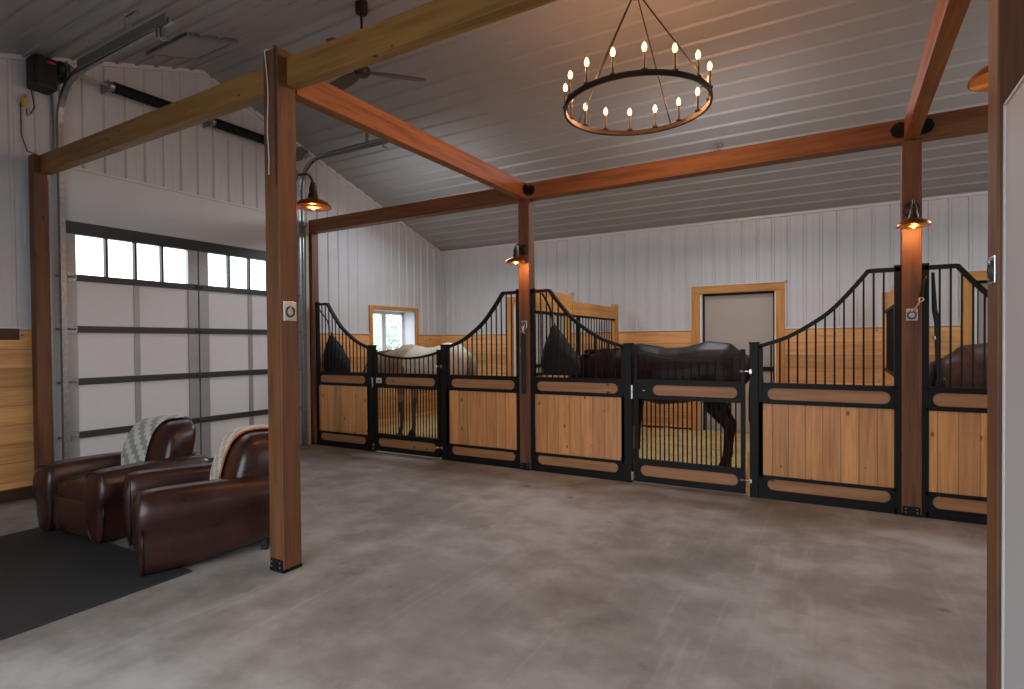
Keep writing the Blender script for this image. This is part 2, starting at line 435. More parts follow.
# ceilings
def ceiling(y0, y1, phase, name, label):
    mb = MB(); pr = rib_profile(min(y0,y1), max(y0,y1), .2085, .026, .02, phase, minor=False)
    for (ya, ha), (yb, hb) in zip(pr, pr[1:]):
        mb.add([(XW,ya,zc(ya)-ha),(XE,ya,zc(ya)-ha),(XE,yb,zc(yb)-hb),(XW,yb,zc(yb)-hb)], [(0,1,2,3)])
    a_, b_ = min(y0,y1), max(y0,y1)
    mb.add([(XW-.2,a_,zc(a_)+.02),(XE+.2,a_,zc(a_)+.02),(XE+.2,b_,zc(b_)+.02),(XW-.2,b_,zc(b_)+.02),
            (XW-.2,a_,zc(a_)+.2),(XE+.2,a_,zc(a_)+.2),(XE+.2,b_,zc(b_)+.2),(XW-.2,b_,zc(b_)+.2)],
           [(0,3,2,1),(4,5,6,7),(0,1,5,4),(1,2,6,5),(2,3,7,6),(3,0,4,7)])
    struct(mb.build(name, M['ceil']), label, 'ceiling')
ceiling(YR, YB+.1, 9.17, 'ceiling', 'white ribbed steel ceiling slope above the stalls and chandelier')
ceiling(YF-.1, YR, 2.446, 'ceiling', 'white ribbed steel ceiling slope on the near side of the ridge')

# near wall, right gable, and the partition beside the camera
OP0, OP1, OPZ = -4.0, -.2, 2.9  # unseen opening added in the near wall to let daylight in
mb = MB().box(XW-.2, OP0, YF-.2, YF, 0, zc(YF)+.05).box(OP1, XE+.2, YF-.2, YF, 0, zc(YF)+.05).box(OP0, OP1, YF-.2, YF, OPZ, zc(YF)+.05)
struct(mb.build('wall_front', M['siding']), 'white wall behind the camera with an opening added to admit daylight', 'wall')
mb = MB(); gable_back(mb, YF-.2, YB+.2, 0, XE, XE+.2)
struct(mb.build('wall_right', M['siding']), 'white gable wall at the right end of the barn', 'wall')
mb = MB().box(.467, .60, YF, 2.428, 0, 2.262)
struct(mb.build('wall_aisle', plain('partition_white', (.50,.51,.53), .5), bevel=.004), 'smooth white partition wall at the right edge beside the near post', 'wall')
mb = MB().box(.462, .605, 2.414, 2.4285, 0, 2.268).box(.462,.605,YF,2.42,2.262,2.27)
struct(mb.build('trim_7', M['trimwhite']), 'narrow white metal edge on the end of the partition wall', 'trim')

# ------------------------------------------------------------------ garage door (door_1)
g = struct(thing('door_1', None, None, (XW, (GD0+GD1)/2, 0)), 'wide sectional garage door with a lit row of windows on top', 'garage door')
dx0, dx1 = XW-.075, XW-.03
mid = (GD0+GD1)/2
rows = [0.0, .56, 1.13, 1.69, 2.24, GDZ]
for i in range(5):
    z0, z1 = rows[i], rows[i+1]
    for side in (0, 1):
        ya, yb = (GD0+.12, mid-.13) if side == 0 else (mid+.13, GD1-.12)
        if i < 4:
            h = (ya+yb)/2
            for (p, q) in ((ya, h-.028), (h+.028, yb)):
                MB().box(dx0, dx1, p, q, z0+.03, z1-.03).build('panel', M['doorpanel'], g, bevel=.004)
            MB().box(dx0-.005, dx1+.012, h-.03, h+.03, z0+.025, z1-.025).build('muntin', M['alu'], g, bevel=.003)
        else:
            w4 = (yb-ya)/4
            for k in range(4):
                MB().box(dx0+.012, dx0+.02, ya+k*w4+.01, ya+(k+1)*w4-.01, z0+.045, z1-.125).build('pane', M['glass'], g)
                if k: MB().box(dx0, dx1+.008, ya+k*w4-.013, ya+k*w4+.013, z0+.03, z1-.10).build('muntin', M['rail'], g)
for z in rows[1:-1]:
    mb = MB().box(dx0, dx1+.035, GD0+.115, GD1-.115, z-.036, z+.034)
    mb.build('rail', M['rail'], g, bevel=.003)
MB().box(dx0, dx1+.02, GD0, GD1, 0, .05).build('rail', M['rail'], g)
MB().box(dx0, dx1+.03, GD0, GD1, GDZ-.13, GDZ).build('rail', M['rail'], g, bevel=.003)
for (p, q) in ((GD0, GD0+.12), (mid-.13, mid-.008), (mid+.008, mid+.13), (GD1-.12, GD1)):
    for i in range(5):
        MB().box(dx0, dx1+.02, p, q, rows[i]+.03, rows[i+1]-(.03 if i<4 else .10)).build('stile', M['alu'], g, bevel=.003)
MB().box(dx0-.01, dx1, mid-.012, mid+.012, 0, GDZ).build('centre_seal', M['rail'], g)
for z in rows[1:-1]:
    for y, s in ((GD0+.02, 1), (GD1-.02, -1), (mid, 0)):
        mb = MB()
        if s: mb.tube([(dx1+.05, y-.10*s, z), (dx1+.05, y+.08*s, z)], .011).box(dx1+.02, dx1+.035, y-.02+ .03*s, y+.05+.03*s, z-.05, z+.05)
        else: mb.box(dx1+.02, dx1+.045, mid-.05, mid+.05, z-.03, z+.03).tube([(dx1+.05, mid-.04, z),(dx1+.05, mid+.04, z)], .012)
        mb.build('hinge', M['rail'] if not s else M['galv'], g)

# tracks, torsion springs, opener
def track(y, label, xe, sgn):
    t = thing('garage_door_track', label, 'door track', (XW+.1, y, 0), 0, 'garage door tracks')
    pts = [(XW+.09, y, 0.0), (XW+.09, y, 3.80)]
    R_ = .42; cx = XW+.09+R_; cz = 3.80
    for k in range(1, 9):
        an = PI - k*PI/16
        pts.append((cx+R_*math.cos(an), y, cz+R_*math.sin(an)))
    pts.append((xe, y, cz+R_+.02))
    MB().bar([(p[0], p[1]-.0, p[2]) for p in pts], .012, .055).build('track_web', M['galv'], t)
    mb = MB(); mb.bar([(p[0], p[1]+.026*sgn, p[2]) for p in pts], .05, .008); mb.build('track_lip', M['galv'], t)
    # wall angle + horizontal angle iron
    MB().box(XW+.007, XW+.05, y-.07*sgn-.004, y-.07*sgn+.004, 0, 3.2).box(XW+.007, XW+.012, y-.10*sgn-.03, y-.10*sgn+.03, 0, 3.3).build('wall_angle', M['galv'], t)
    MB().box(XW+.6, xe, y-.03*sgn-.003, y-.03*sgn+.003, cz+R_-.02, cz+R_+.07).build('angle_iron', M['galv'], t)
    return t, cz+R_
tl, zt_ = track(2.70, 'left galvanised garage door track curving up beside the black opener', -4.87, 1)
hx = -5.53
MB().bar([(hx, 2.70, zt_+.03), (hx, 2.70, zc(2.70)+.0)], .05, .012).build('hanger', M['galv'], tl)
MB().box(hx-.02, hx+.16, 2.68, 2.72, zc(2.7)-.03, zc(2.7)-.005).build('hanger_foot', M['galv'], tl)
MB().tube([(-4.98,2.70,zt_-.0),(-4.98,2.70,zt_-.09),(-4.95,2.74,zt_-.11)], .012).box(-5.03,-4.99,2.67,2.73,zt_-.1,zt_).build('end_stop', M['galv'], tl)
tr_, zt_ = track(5.73, 'right galvanised garage door track arching behind the centre post lamp', -5.25, -1)
MB().bar([(-5.6, 5.73, zt_+.03), (-5.6, 5.73, zc(5.78)+.0)], .05, .012).build('hanger', M['galv'], tr_)
MB().tube([(-5.30,5.73,zt_-.0),(-5.30,5.73,zt_-.07),(-5.25,5.75,zt_-.09)], .012).build('end_stop', M['galv'], tr_)
MB().box(XW+.05, XW+.12, 5.77, 5.82, 0, 3.26).build('jamb_strip', plain('beige_jamb_strip', lin(176,168,150), .6), tr_)
t = thing('torsion_spring_shaft', 'long steel shaft carrying two black torsion springs above the garage door', 'door spring', (XW+.16, 4.2, 4.33))
MB().tube([(XW+.16, 2.62, 4.33), (XW+.16, 5.85, 4.33)], .013).build('shaft', M['galv'], t, smooth=True)
def spring(y0, y1, lab):
    pts = [(0,0)]; mb = MB(); prof = []; n = int((y1-y0)/.016)
    for k in range(n+1):
        prof.append((.062 if k % 2 == 0 else .055, y0 + (y1-y0)*k/n))
    mb.lathe([(.001,y0)]+prof+[(.001,y1)], (XW+.16, 0, 4.33), 14, 'y')
    mb.build('spring', M['black'], t)
    MB().lathe([(.001,y0-.05),(.05,y0-.05),(.05,y0),(.001,y0)], (XW+.16,0,4.33), 14, 'y').box(XW, XW+.17, y0-.055, y0-.045, 4.27, 4.39).build('winding_cone', M['galv'], t)
spring(3.19, 4.16, 0); spring(4.34, 5.30, 1)
for y in (2.80, 5.72):
    MB().lathe([(.001,y-.04),(.075,y-.04),(.07,y-.02),(.06,y),(.055,y+.03),(.065,y+.04),(.001,y+.04)], (XW+.16,0,4.33), 18, 'y').box(XW, XW+.2, y-.055, y-.045, 4.22, 4.42).build('cable_drum', M['galv'] if y<3 else M['galv'], t)
t = thing('garage_door_opener', 'black wall-mounted garage door opener with a red badge under the ceiling', 'door opener', (XW+.13, 2.54, 4.05))
MB().box(XW+.03, XW+.24, 2.46, 2.655, 4.06, 4.375).build('housing', M['blackmatte'], t, bevel=.025)
MB().sell((XW+.242, 2.595, 4.325), (.006,.04,.012), 1, 1, 16, 8).build('badge', M['red'], t, smooth=True)
MB().lathe([(.001,2.66),(.05,2.66),(.075,2.69),(.075,2.72),(.04,2.75),(.001,2.75)], (XW+.16,0,4.33), 16, 'y').build('drive_hub', M['blackmatte'], t)
MB().tube([(XW+.05,2.50,4.06),(XW+.06,2.52,3.9),(XW+.04,2.50,3.84),(XW+.03,2.47,3.80),(XW+.04,2.46,3.87)], .006).build('power_lead', M['blackmatte'], t)
pl = thing('power_plug', 'yellow plug with black lead hanging below the door opener', 'plug', (XW+.05, 2.44, 3.93))
MB().lathe([(.001,-.05),(.018,-.05),(.026,-.01),(.022,.03),(.001,.03)], (XW+.05, 2.44, 3.93), 12).build('plug_body', M['yellow'], pl, smooth=True)
MB().box(XW+.03,XW+.07,2.425,2.455,3.97,4.0).build('prongs', M['chrome'], pl)
tag(MB().tube([(XW+.03,2.42,3.92),(XW+.03,2.42,3.6),(XW+.04,2.46,3.45),(-6.80,2.47,3.385)], .006).build('control_cord', M['rail']), 'thin cord running from the opener to the top of the gable post', 'cord')
tag(MB().box(XW+.02,XW+.035,2.665,2.69,3.48,4.3).build('bearing_strap', M['galv']), 'narrow galvanised strap under the left end of the spring shaft', 'strap')

# ceiling hatch
hz = [( -6.46,3.385),(-5.82,3.385),(-5.82,3.88),(-6.46,3.88)]
t = struct(thing('ceiling_hatch', None, None, (-6.14, 3.63, zc(3.63))), 'square white access hatch in the ceiling by the garage door', 'hatch')
mb = MB()
for (o_, i_) in ((.05, 0),):
    for z_, nm in ((-.012,'frame'),):
        mb.add([(x,y,zc(y)-.03) for x,y in hz] + [(x,y,zc(y)-.005) for x,y in hz], [(0,3,2,1),(4,5,6,7),(0,1,5,4),(1,2,6,5),(2,3,7,6),(3,0,4,7)])
mb.build('hatch_panel', M['ceil'], t)
mb = MB()
for (x0_,x1_,y0_,y1_) in ((-6.50,-5.73,3.345,3.385),(-6.50,-5.73,3.88,3.92),(-6.50,-6.46,3.385,3.88),(-5.82,-5.73,3.385,3.88)):
    mb.add([(x0_,y0_,zc(y0_)-.038),(x1_,y0_,zc(y0_)-.038),(x1_,y1_,zc(y1_)-.038),(x0_,y1_,zc(y1_)-.038),(x0_,y0_,zc(y0_)),(x1_,y0_,zc(y0_)),(x1_,y1_,zc(y1_)),(x0_,y1_,zc(y1_))],
           [(0,3,2,1),(4,5,6,7),(0,1,5,4),(1,2,6,5),(2,3,7,6),(3,0,4,7)])
mb.build('hatch_frame', M['galv'], t)

# ------------------------------------------------------------------ window_1
wn = struct(thing('window_1', None, None, (XW, 7.8, 1.2)), 'pine-framed sliding window over the cream horse', 'window')
D = XW-.33
mb = MB().box(D-.02, XW+.02, WN0-.02, WN0, WNZ0, WNZ1).box(D-.02, XW+.02, WN1, WN1+.02, WNZ0, WNZ1).box(D-.02, XW+.02, WN0-.02, WN1+.02, WNZ1, WNZ1+.02).box(D-.02, XW+.02, WN0-.02, WN1+.02, WNZ0-.02, WNZ0)
mb.build('reveal', M['vinyl'], wn)
for (y0,y1,z0,z1,m_) in ((WN0-.075,WN0,WNZ0-.07,WNZ1+.07,'pine_trim_v'),(WN1,WN1+.075,WNZ0-.07,WNZ1+.07,'pine_trim_v'),(WN0,WN1,WNZ1,WNZ1+.07,'pine_trim_y'),(WN0,WN1,WNZ0-.07,WNZ0,'pine_trim_y')):
    MB().box(XW-.005, XW+.035, y0, y1, z0, z1).build('casing', M[m_], wn, bevel=.003)
mb = MB().box(D, D+.06, WN0, WN0+.05, WNZ0, WNZ1).box(D, D+.06, WN1-.05, WN1, WNZ0, WNZ1).box(D, D+.06, WN0, WN1, WNZ1-.05, WNZ1).box(D, D+.06, WN0, WN1, WNZ0, WNZ0+.05)
mb.build('frame', M['vinyl'], wn)
MB().box(D, D+.05, 7.80, 7.90, WNZ0+.05, WNZ1-.05).build('mullion', M['vinyl'], wn)
for (y0,y1) in ((WN0+.05,7.80),(7.90,WN1-.05)):
    MB().box(D+.02, D+.026, y0, y1, WNZ0+.05, WNZ1-.05).build('pane', M['glass'], wn)
# unseen box added around the deep reveal so no light leaks
struct(MB().box(D-.04, XW-.2, WN0-.2, WN0-.02, .8, 2.5).box(D-.04, XW-.2, WN1+.02, WN1+.2, .8, 2.5).box(D-.04, XW-.2, WN0-.2, WN1+.2, WNZ1+.02, 2.5).box(D-.04, XW-.2, WN0-.2, WN1+.2, .8, WNZ0-.02).build('leak_box', M['trimwhite']), 'unseen box added round the deep window reveal to stop light leaks', 'trim')

# ------------------------------------------------------------------ back doors
dlab = ['grey stable door with pine casing in the left stall', 'grey stable door with pine casing behind the dark horse', 'grey stable door with pine casing in the right stall']
for i, (d0, d1) in enumerate(doors):
    d = struct(thing('door_%d' % (i+2), None, None, ((d0+d1)/2, YB, 0)), dlab[i], 'stable door')
    cw = .12
    MB().box(d0, d0+cw, YB-.045, YB+.01, 0, DT-cw).build('casing', M['pine_trim_v'], d, bevel=.003)
    MB().box(d1-cw, d1, YB-.045, YB+.01, 0, DT-cw).build('casing', M['pine_trim_v'], d, bevel=.003)
    MB().box(d0, d1, YB-.045, YB+.01, DT-cw, DT).build('casing', M['pine_trim_h'], d, bevel=.003)
    MB().box(d0-.02, d0, YB-.03, YB, ZW, DT+.02).box(d1, d1+.02, YB-.03, YB, ZW, DT+.02).box(d0-.02, d1+.02, YB-.03, YB, DT, DT+.02).build('edge_trim', M['trimwhite'], d)
    MB().box(d0+cw-.03, d0+cw+.035, YB, YB+.14, 0, DT-cw+.03).box(d1-cw-.02, d1-cw+.03, YB, YB+.14, 0, DT-cw+.03).build('jamb', M['vinyl'], d)
    MB().box(d0+cw+.035, d0+cw+.06, YB+.06, YB+.12, 0, DT-cw).box(d1-cw-.045, d1-cw-.02, YB+.06, YB+.12, 0, DT-cw).box(d0+cw+.035, d1-cw-.02, YB+.06, YB+.12, DT-cw-.03, DT-cw+.02).build('seal', M['black'], d)
    MB().box(d0+cw+.06, d1-cw-.045, YB+.09, YB+.14, 1.10, DT-cw-.03).build('upper_leaf', M['door_grey'], d)
    MB().box(d0+cw+.06, d1-cw-.045, YB+.09, YB+.14, 0, 1.06).build('lower_leaf', M['door_grey'], d)
    MB().box(d0+cw+.06, d1-cw-.045, YB+.06, YB+.1, 1.055, 1.115).build('meeting_rail', M['black'], d)
    MB().box(d1-cw-.26, d1-cw-.08, YB+.03, YB+.06, .80, .83).tube([(d1-cw-.24,YB+.05,.9),(d1-cw-.24,YB+.05,1.0)], .012).build('bolt', M['chrome'], d)
    MB().box(d0-.1, d1+.1, YB+.141, YB+.2, 0, DT+.1).build('backing', M['trimwhite'], d)

# ------------------------------------------------------------------ timber posts and beams
def post(x, y, z1, label, w=W, base=True, z0=0, mat='post'):
    t = thing('timber_post', label, 'post', (x, y, z0), 0, 'timber posts')
    MB().box(x-w, x+w, y-w, y+w, z0+.02, z1).build('shaft', M[mat], t, bevel=.006)
    mb = MB().box(x-w-.001, x+w+.001, y-w-.001, y+w+.001, z0, z0+.022)
    if base: mb.box(x-w*.85, x+w*.85, y-w-.005, y-w, z0, z0+.085)
    mb.build('base_plate', M['black'], t)
    if base:
        for dx in (-.04, .04):
            for dz in (.035, .065):
                MB().lathe([(.001,0),(.006,0),(.006,.004),(.001,.004)], (x+dx, y-w-.009, z0+dz), 8, 'y').build('bolt_head', M['chrome'], t)
    return t
XG = -6.80
pc = post(XC-.005, Y1, 3.44, 'nearest full timber post standing beside the leather armchairs')
post(XC+.0, Y2, ZB, 'timber post between the left and middle stall fronts')
post(XD, Y2, ZB, 'timber post between the middle and right stall fronts')
post(-6.865, Y1, 3.39, 'timber post against the gable wall at the left side of the garage door', base=False, w=.058)
pg = post(-6.925, Y2, ZB, 'timber post at the far end of the stalls beside the garage door', base=False, w=.062)
post(.520, Y1, 4.35, 'close dark timber post at the right edge against the white partition')
# slot of dark steel in the centre post + cord
tag(MB().box(XC+.038, XC+.050, Y1-W-.004, Y1-W+.01, 2.55, 3.45).build('steel_knife_plate', M['rail']), 'thin dark steel strip down the face of the nearest full post', 'steel strip')
pts = [(XC-.01, Y1-W+.03, 3.455), (XC-.045, Y1-W-.008, 3.44), (XC-.035, Y1-W-.008, 3.35)] + [(XC-.022+.006*math.sin(k*1.3), Y1-W-.008, 3.25-.09*k) for k in range(8)]
tag(MB().tube(pts, .0045).build('white_cord', M['caulk']), 'white cable stapled down the upper part of the nearest full post', 'cord')

def beam(name_lab, x0, x1, y0, y1, z0, z1, mat):
    o = MB().box(x0, x1, y0, y1, z0, z1).build('timber_beam', M[mat], bevel=.005); return tag(o, name_lab, 'beam', 'timber beams')
# stall line beam (C) in two lengths
beam('dark brown beam over the left stall, running from the gable wall post', -6.92, XC-.0, Y2-W, Y2+W, ZB, ZT, 'beam_x')
beam('long orange-brown beam over the middle stall front', XC+.001, XD, Y2-W, Y2+W, ZB, ZT, 'beam_x')
beam('brown beam over the right stall front', XD+.001, XE, Y2-W, Y2+W, ZB, ZT, 'beam_x')
beam('honey-coloured beam from the gable wall to the nearest full post', XG-.01, XC-W-.01, Y1-.0, Y1+.09, 3.215, 3.395, 'beam_pine')
beam('honey-coloured beam rising past the fan from the nearest full post to the right post', XC+W-.005, .39, Y1-.0, Y1+.09, 3.215, 3.395, 'beam_pine')
beam('orange beam running from the nearest full post back to the stalls', XC-.045, XC+.055, Y1+.09, Y2-W, ZB, ZT, 'beam_y')
beam('orange-brown beam crossing to the right stall post', XD-.055, XD+.045, Y1+W, Y2-W, ZB, ZT, 'beam_y')
# octagonal bolt plates at the joints
def oct_plate(loc, axis, r, label):
    t = thing('beam_bracket', label, 'bracket', loc, 0, 'black octagonal beam brackets')
    prof = [(.001,-.006),(r,-.006),(r,.006),(.001,.006)]
    MB().lathe(prof, loc, 8, axis).build('plate', M['black'], t)
    MB().lathe([(.001,-.014),(.02,-.014),(.02,.006),(.001,.006)], (loc[0]+(0 if axis=='y' else .0), loc[1], loc[2]), 6, axis).build('bolt_head', M['black'], t)
zb_ = (ZB+ZT)/2
oct_plate((XC+.062, Y2-W-.055, zb_), 'x', .062, 'black bracket on the side of the cross beam above the stall post left of centre')
oct_plate((XC+.10, Y2-W-.008, zb_), 'y', .058, 'black bracket on the long beam beside the cross beam end')
oct_plate((XD-.088, Y2-W-.008, zb_), 'y', .066, 'black bracket left of the cross beam above the right stall post')
oct_plate((XD+.088, Y2-W-.008, zb_), 'y', .066, 'black bracket right of the cross beam above the right stall post')

# ------------------------------------------------------------------ stall fronts
def plate_slot(x0, x1, z0, z1, sx0, sx1, sz0, sz1, y0, y1):
    """steel plate with a round-ended slot"""
    bm = bmesh.new()
    out = [bm.verts.new((x, y0, z)) for x, z in ((x0,z0),(x1,z0),(x1,z1),(x0,z1))]
    r = (sz1-sz0)/2; zc_ = (sz0+sz1)/2; inn = []
    for k in range(9):
        an = -PI/2 + PI*k/8; inn.append((sx1-r+r*math.cos(an), zc_+r*math.sin(an)))
    for k in range(9):
        an = PI/2 + PI*k/8; inn.append((sx0+r+r*math.cos(an), zc_+r*math.sin(an)))
    iv = [bm.verts.new((x, y0, z)) for x, z in inn]
    es = [bm.edges.new((out[i], out[(i+1)%4])) for i in range(4)] + [bm.edges.new((iv[i], iv[(i+1)%len(iv)])) for i in range(len(iv))]
    r_ = bmesh.ops.triangle_fill(bm, use_beauty=True, edges=es)
    fs = [f for f in bm.faces]
    ex = bmesh.ops.extrude_face_region(bm, geom=fs)
    for v in [q for q in ex['geom'] if isinstance(q, bmesh.types.BMVert)]: v.co.y = y1
    bmesh.ops.recalc_face_normals(bm, faces=bm.faces)
    bm.verts.index_update()
    mb = MB(); mb.add([tuple(v.co) for v in bm.verts], [tuple(v.index for v in f.verts) for f in bm.faces]); bm.free()
    return mb

CUR = [(0,2.124),(.125,1.955),(.27,1.785),(.41,1.672),(.60,1.552),(.83,1.468)]   # dx from end of the flat, z of top
def curve_z(x, pts):
    if x <= pts[0][0]: return pts[0][1]
    for (a_, za), (b_, zb2) in zip(pts, pts[1:]):
        if x <= b_: return za + (zb2-za)*(x-a_)/(b_-a_)
    return pts[-1][1]
def smoothcurve(n=18):
    out = []
    L = CUR[-1][0]
    # Catmull-Rom through CUR
    P_ = [(-.125,2.30)] + CUR + [(1.05,1.41)]
    for i in range(1, len(P_)-2):
        for k in range(4):
            t = k/4; p0,p1,p2,p3 = P_[i-1:i+3]
            out.append(tuple(.5*((2*p1[j])+(-p0[j]+p2[j])*t+(2*p0[j]-5*p1[j]+4*p2[j]-p3[j])*t*t+(-p0[j]+3*p1[j]-3*p2[j]+p3[j])*t**3) for j in (0,1)))
    out.append(CUR[-1]); return out
SC = smoothcurve()
yA, yB2 = YFS, YFS+.045

def stall_panel(x0, x1, side, label):
    """side='L': tall end at x0; 'R': tall end at x1"""
    t = thing('stall_barrier', label, 'stall panel', ((x0+x1)/2, YFS+.02, 0), 0, 'stall front panels')
    FL = .24
    scl = (x1-x0-FL)/CUR[-1][0]
    prof = [(0, 2.124), (FL-.01, 2.124)] + [(FL + q[0]*scl, q[1]) for q in SC]
    X = (lambda d: x0+d) if side == 'L' else (lambda d: x1-d)
    ym = (yA+yB2)/2
    MB().bar([(X(d), ym, z-.017) for d, z in prof], .045, .036).build('top_rail', M['black'], t)
    # end upright with cap
    a_, b_ = (x0, x0+.05) if side == 'L' else (x1-.05, x1)
    MB().box(a_, b_, yA, yB2, 0, 2.145).build('upright', M['black'], t, bevel=.003)
    a2, b2 = (x1-.035, x1) if side == 'L' else (x0, x0+.035)
    MB().box(a2, b2, yA, yB2, 0, 1.46).build('upright', M['black'], t, bevel=.003)
    xa, xb = x0, x1
    plate_slot(xa+.03, xb-.03, .905, 1.104, xa+.075, xb-.075, .945, 1.055, yA+.004, yA+.018).build('slotted_rail', M['black'], t)
    for z0_, z1_ in ((1.085,1.104),(.905,.925),(.19,.222),(0,.05)): MB().box(xa+.03, xb-.03, yA, yB2, z0_, z1_).build('cross_rail', M['black'], t)
    plate_slot(xa+.03, xb-.03, .0, .222, xa+.075, xb-.075, .085, .192, yA+.004, yA+.018).build('slotted_rail', M['black'], t)
    MB().box(xa+.05, xb-.05, yA+.018, yA+.038, .93, 1.08).build('slot_board', M['pine_slot'], t)
    MB().box(xa+.05, xb-.05, yA+.018, yA+.038, .06, .20).build('slot_board', M['pine_slot'], t)
    MB().box(xa+.04, xb-.04, yA+.012, yA+.04, .222, .905).build('board_panel', M['pine_v'], t)
    MB().box(a2-.001, b2+.001, yA-.0, yA+.01, .20, .92).build('edge_strip', M['black'], t)
    n = int(round((x1-x0-.09)/.078)); 
    for k in range(1, n+1):
        d = .05 + (x1-x0-.085)*k/(n+1) if side == 'L' else .05 + (x1-x0-.085)*k/(n+1)
        MB().tube([(X(d), ym, 1.095), (X(d), ym, curve_z(d, prof)-.03)], .0085, 6).build('bar', M['black'], t)
    return t
def gate_post(x, label):
    t = thing('gate_post', label, 'gate post', (x+.04, YFS+.04, 0), 0, 'black gate posts')
    MB().box(x, x+.08, YFS-.008, YFS+.075, 0, 1.478).build('shaft', M['black'], t, bevel=.004)
    MB().box(x-.006, x+.086, YFS-.014, YFS+.081, 1.475, 1.493).build('cap', M['black'], t, bevel=.003)
    return t
def stall_gate(x0, x1, label, plate):
    t = thing('stall_gate', label, 'gate', ((x0+x1)/2, YFS+.02, 0), 0, 'swinging stall gates')
    ym = (yA+yB2)/2; mid_ = (x0+x1)/2; L = (x1-x0)/2
    top = lambda x: 1.322 + .088*((x-mid_)/L)**2
    MB().box(x0, x0+.04, yA, yB2, .02, 1.425).build('stile', M['black'], t, bevel=.003)
    MB().box(x1-.04, x1, yA, yB2, .02, 1.425).build('stile', M['black'], t, bevel=.003)
    MB().bar([(x0+.02+(x1-x0-.04)*k/20, ym, top(x0+.02+(x1-x0-.04)*k/20)-.013) for k in range(21)], .04, .03).build('curved_top_rail', M['black'], t)
    sx0 = x0 + .20
    plate_slot(x0+.03, x1-.03, .90, 1.105, sx0, x1-.07, .945, 1.052, yA+.004, yA+.018).build('slotted_rail', M['black'], t)
    MB().box(sx0-.03, x1-.05, yA+.018, yA+.034, .93, 1.07).build('slot_board', M['pine_slot'], t)
    plate_slot(x0+.03, x1-.03, .02, .26, x0+.065, x1-.065, .085, .20, yA+.004, yA+.018).build('slotted_rail', M['black'], t)
    MB().box(x0+.05, x1-.05, yA+.018, yA+.034, .07, .215).build('slot_board', M['pine_slot'], t)
    for z0_, z1_ in ((1.085,1.105),(.90,.92),(.24,.262),(.02,.045)): MB().box(x0+.03, x1-.03, yA, yB2, z0_, z1_).build('cross_rail', M['black'], t)
    n = int(round((x1-x0-.08)/.078))-1
    for k in range(1, n+1):
        x = x0+.04+(x1-x0-.08)*k/(n+1)
        MB().tube([(x, ym, 1.10), (x, ym, top(x)-.02)], .0085, 6).build('bar', M['black'], t)
    n = int(round((x1-x0-.08)/.0475))-1
    for k in range(1, n+1):
        x = x0+.04+(x1-x0-.08)*k/(n+1)
        MB().tube([(x, ym, .25), (x, ym, .91)], .0078, 6).build('bar', M['black'], t)
    # hinges (right) and latch (left)
    for z in (1.21, .155):
        MB().tube([(x1-.045, yA-.012, z), (x1+.055, yA-.012, z)], .006, 8).tube([(x1-.03,yA-.012,z-.014),(x1-.03,yA-.012,z+.014)], .008).box(x1+.045, x1+.062, yA-.022, yA+.0, z-.02, z+.02).build('hinge_bolt', M['chrome'], t)
    MB().box(x0-.026, x0-.010, yA-.012, yA+.03, .90, 1.045).tube([(x0-.018,yA-.018,.975),(x0+.0,yA-.018,.975)], .008).build('latch_plate', M['chrome'], t)
    MB().box(x0-.026, x0-.012, yA-.012, yA+.03, .03, .12).build('drop_bolt', M['chrome'], t)
    if plate:
        MB().box(x0+.045, x0+.145, yA-.004, yA+.004, .965, 1.035).build('latch_cover', plain('cream_latch_cover', lin(206,202,186), .5), t, bevel=.003)
        MB().box(x0+.075, x0+.125, yA-.008, yA-.003, .99, 1.002).build('latch_slot', M['black'], t)
    else:
        MB().sell((x0+.11, yA+.0, .99), (.012,.008,.012), 1, 1, 10, 6).build('latch_knob', M['chrome'], t, smooth=True)
    return t
stall_panel(-6.81, -5.735, 'L', 'stall panel at the far left end, its tall side against the gable post')
gate_post(-5.735, 'black gate post left of the cream horse gate')
stall_gate(-5.64, -4.50, 'swinging gate of the left stall with the cream horse behind it', True)
gate_post(-4.467, 'black gate post right of the cream horse gate')
stall_panel(-4.387, XC-W, 'R', 'stall panel rising right to the timber post between left and middle stalls')
stall_panel(XC+W+.005, -2.01, 'L', 'stall panel right of that timber post with the hay net behind its bars')
gate_post(-2.01, 'black gate post left of the dark horse gate')
stall_gate(-1.905, -.80, 'swinging gate of the middle stall with the dark horse behind it', False)
gate_post(-.758, 'black gate post right of the dark horse gate')
stall_panel(-.678, XD-W, 'R', 'widest stall panel rising right to the timber post with the lead clip')
stall_panel(XD+W, 1.70, 'L', 'stall panel at the far right in front of the brown horse')

# threshold strip of timber by the middle stall gate
tag(MB().box(-.785, -.762, YFS+.03, YFS+.06, 0, .42).build('gate_stop', M['pine_trim_v']), 'pale wooden stop in the gap right of the dark horse gate', 'wood strip')

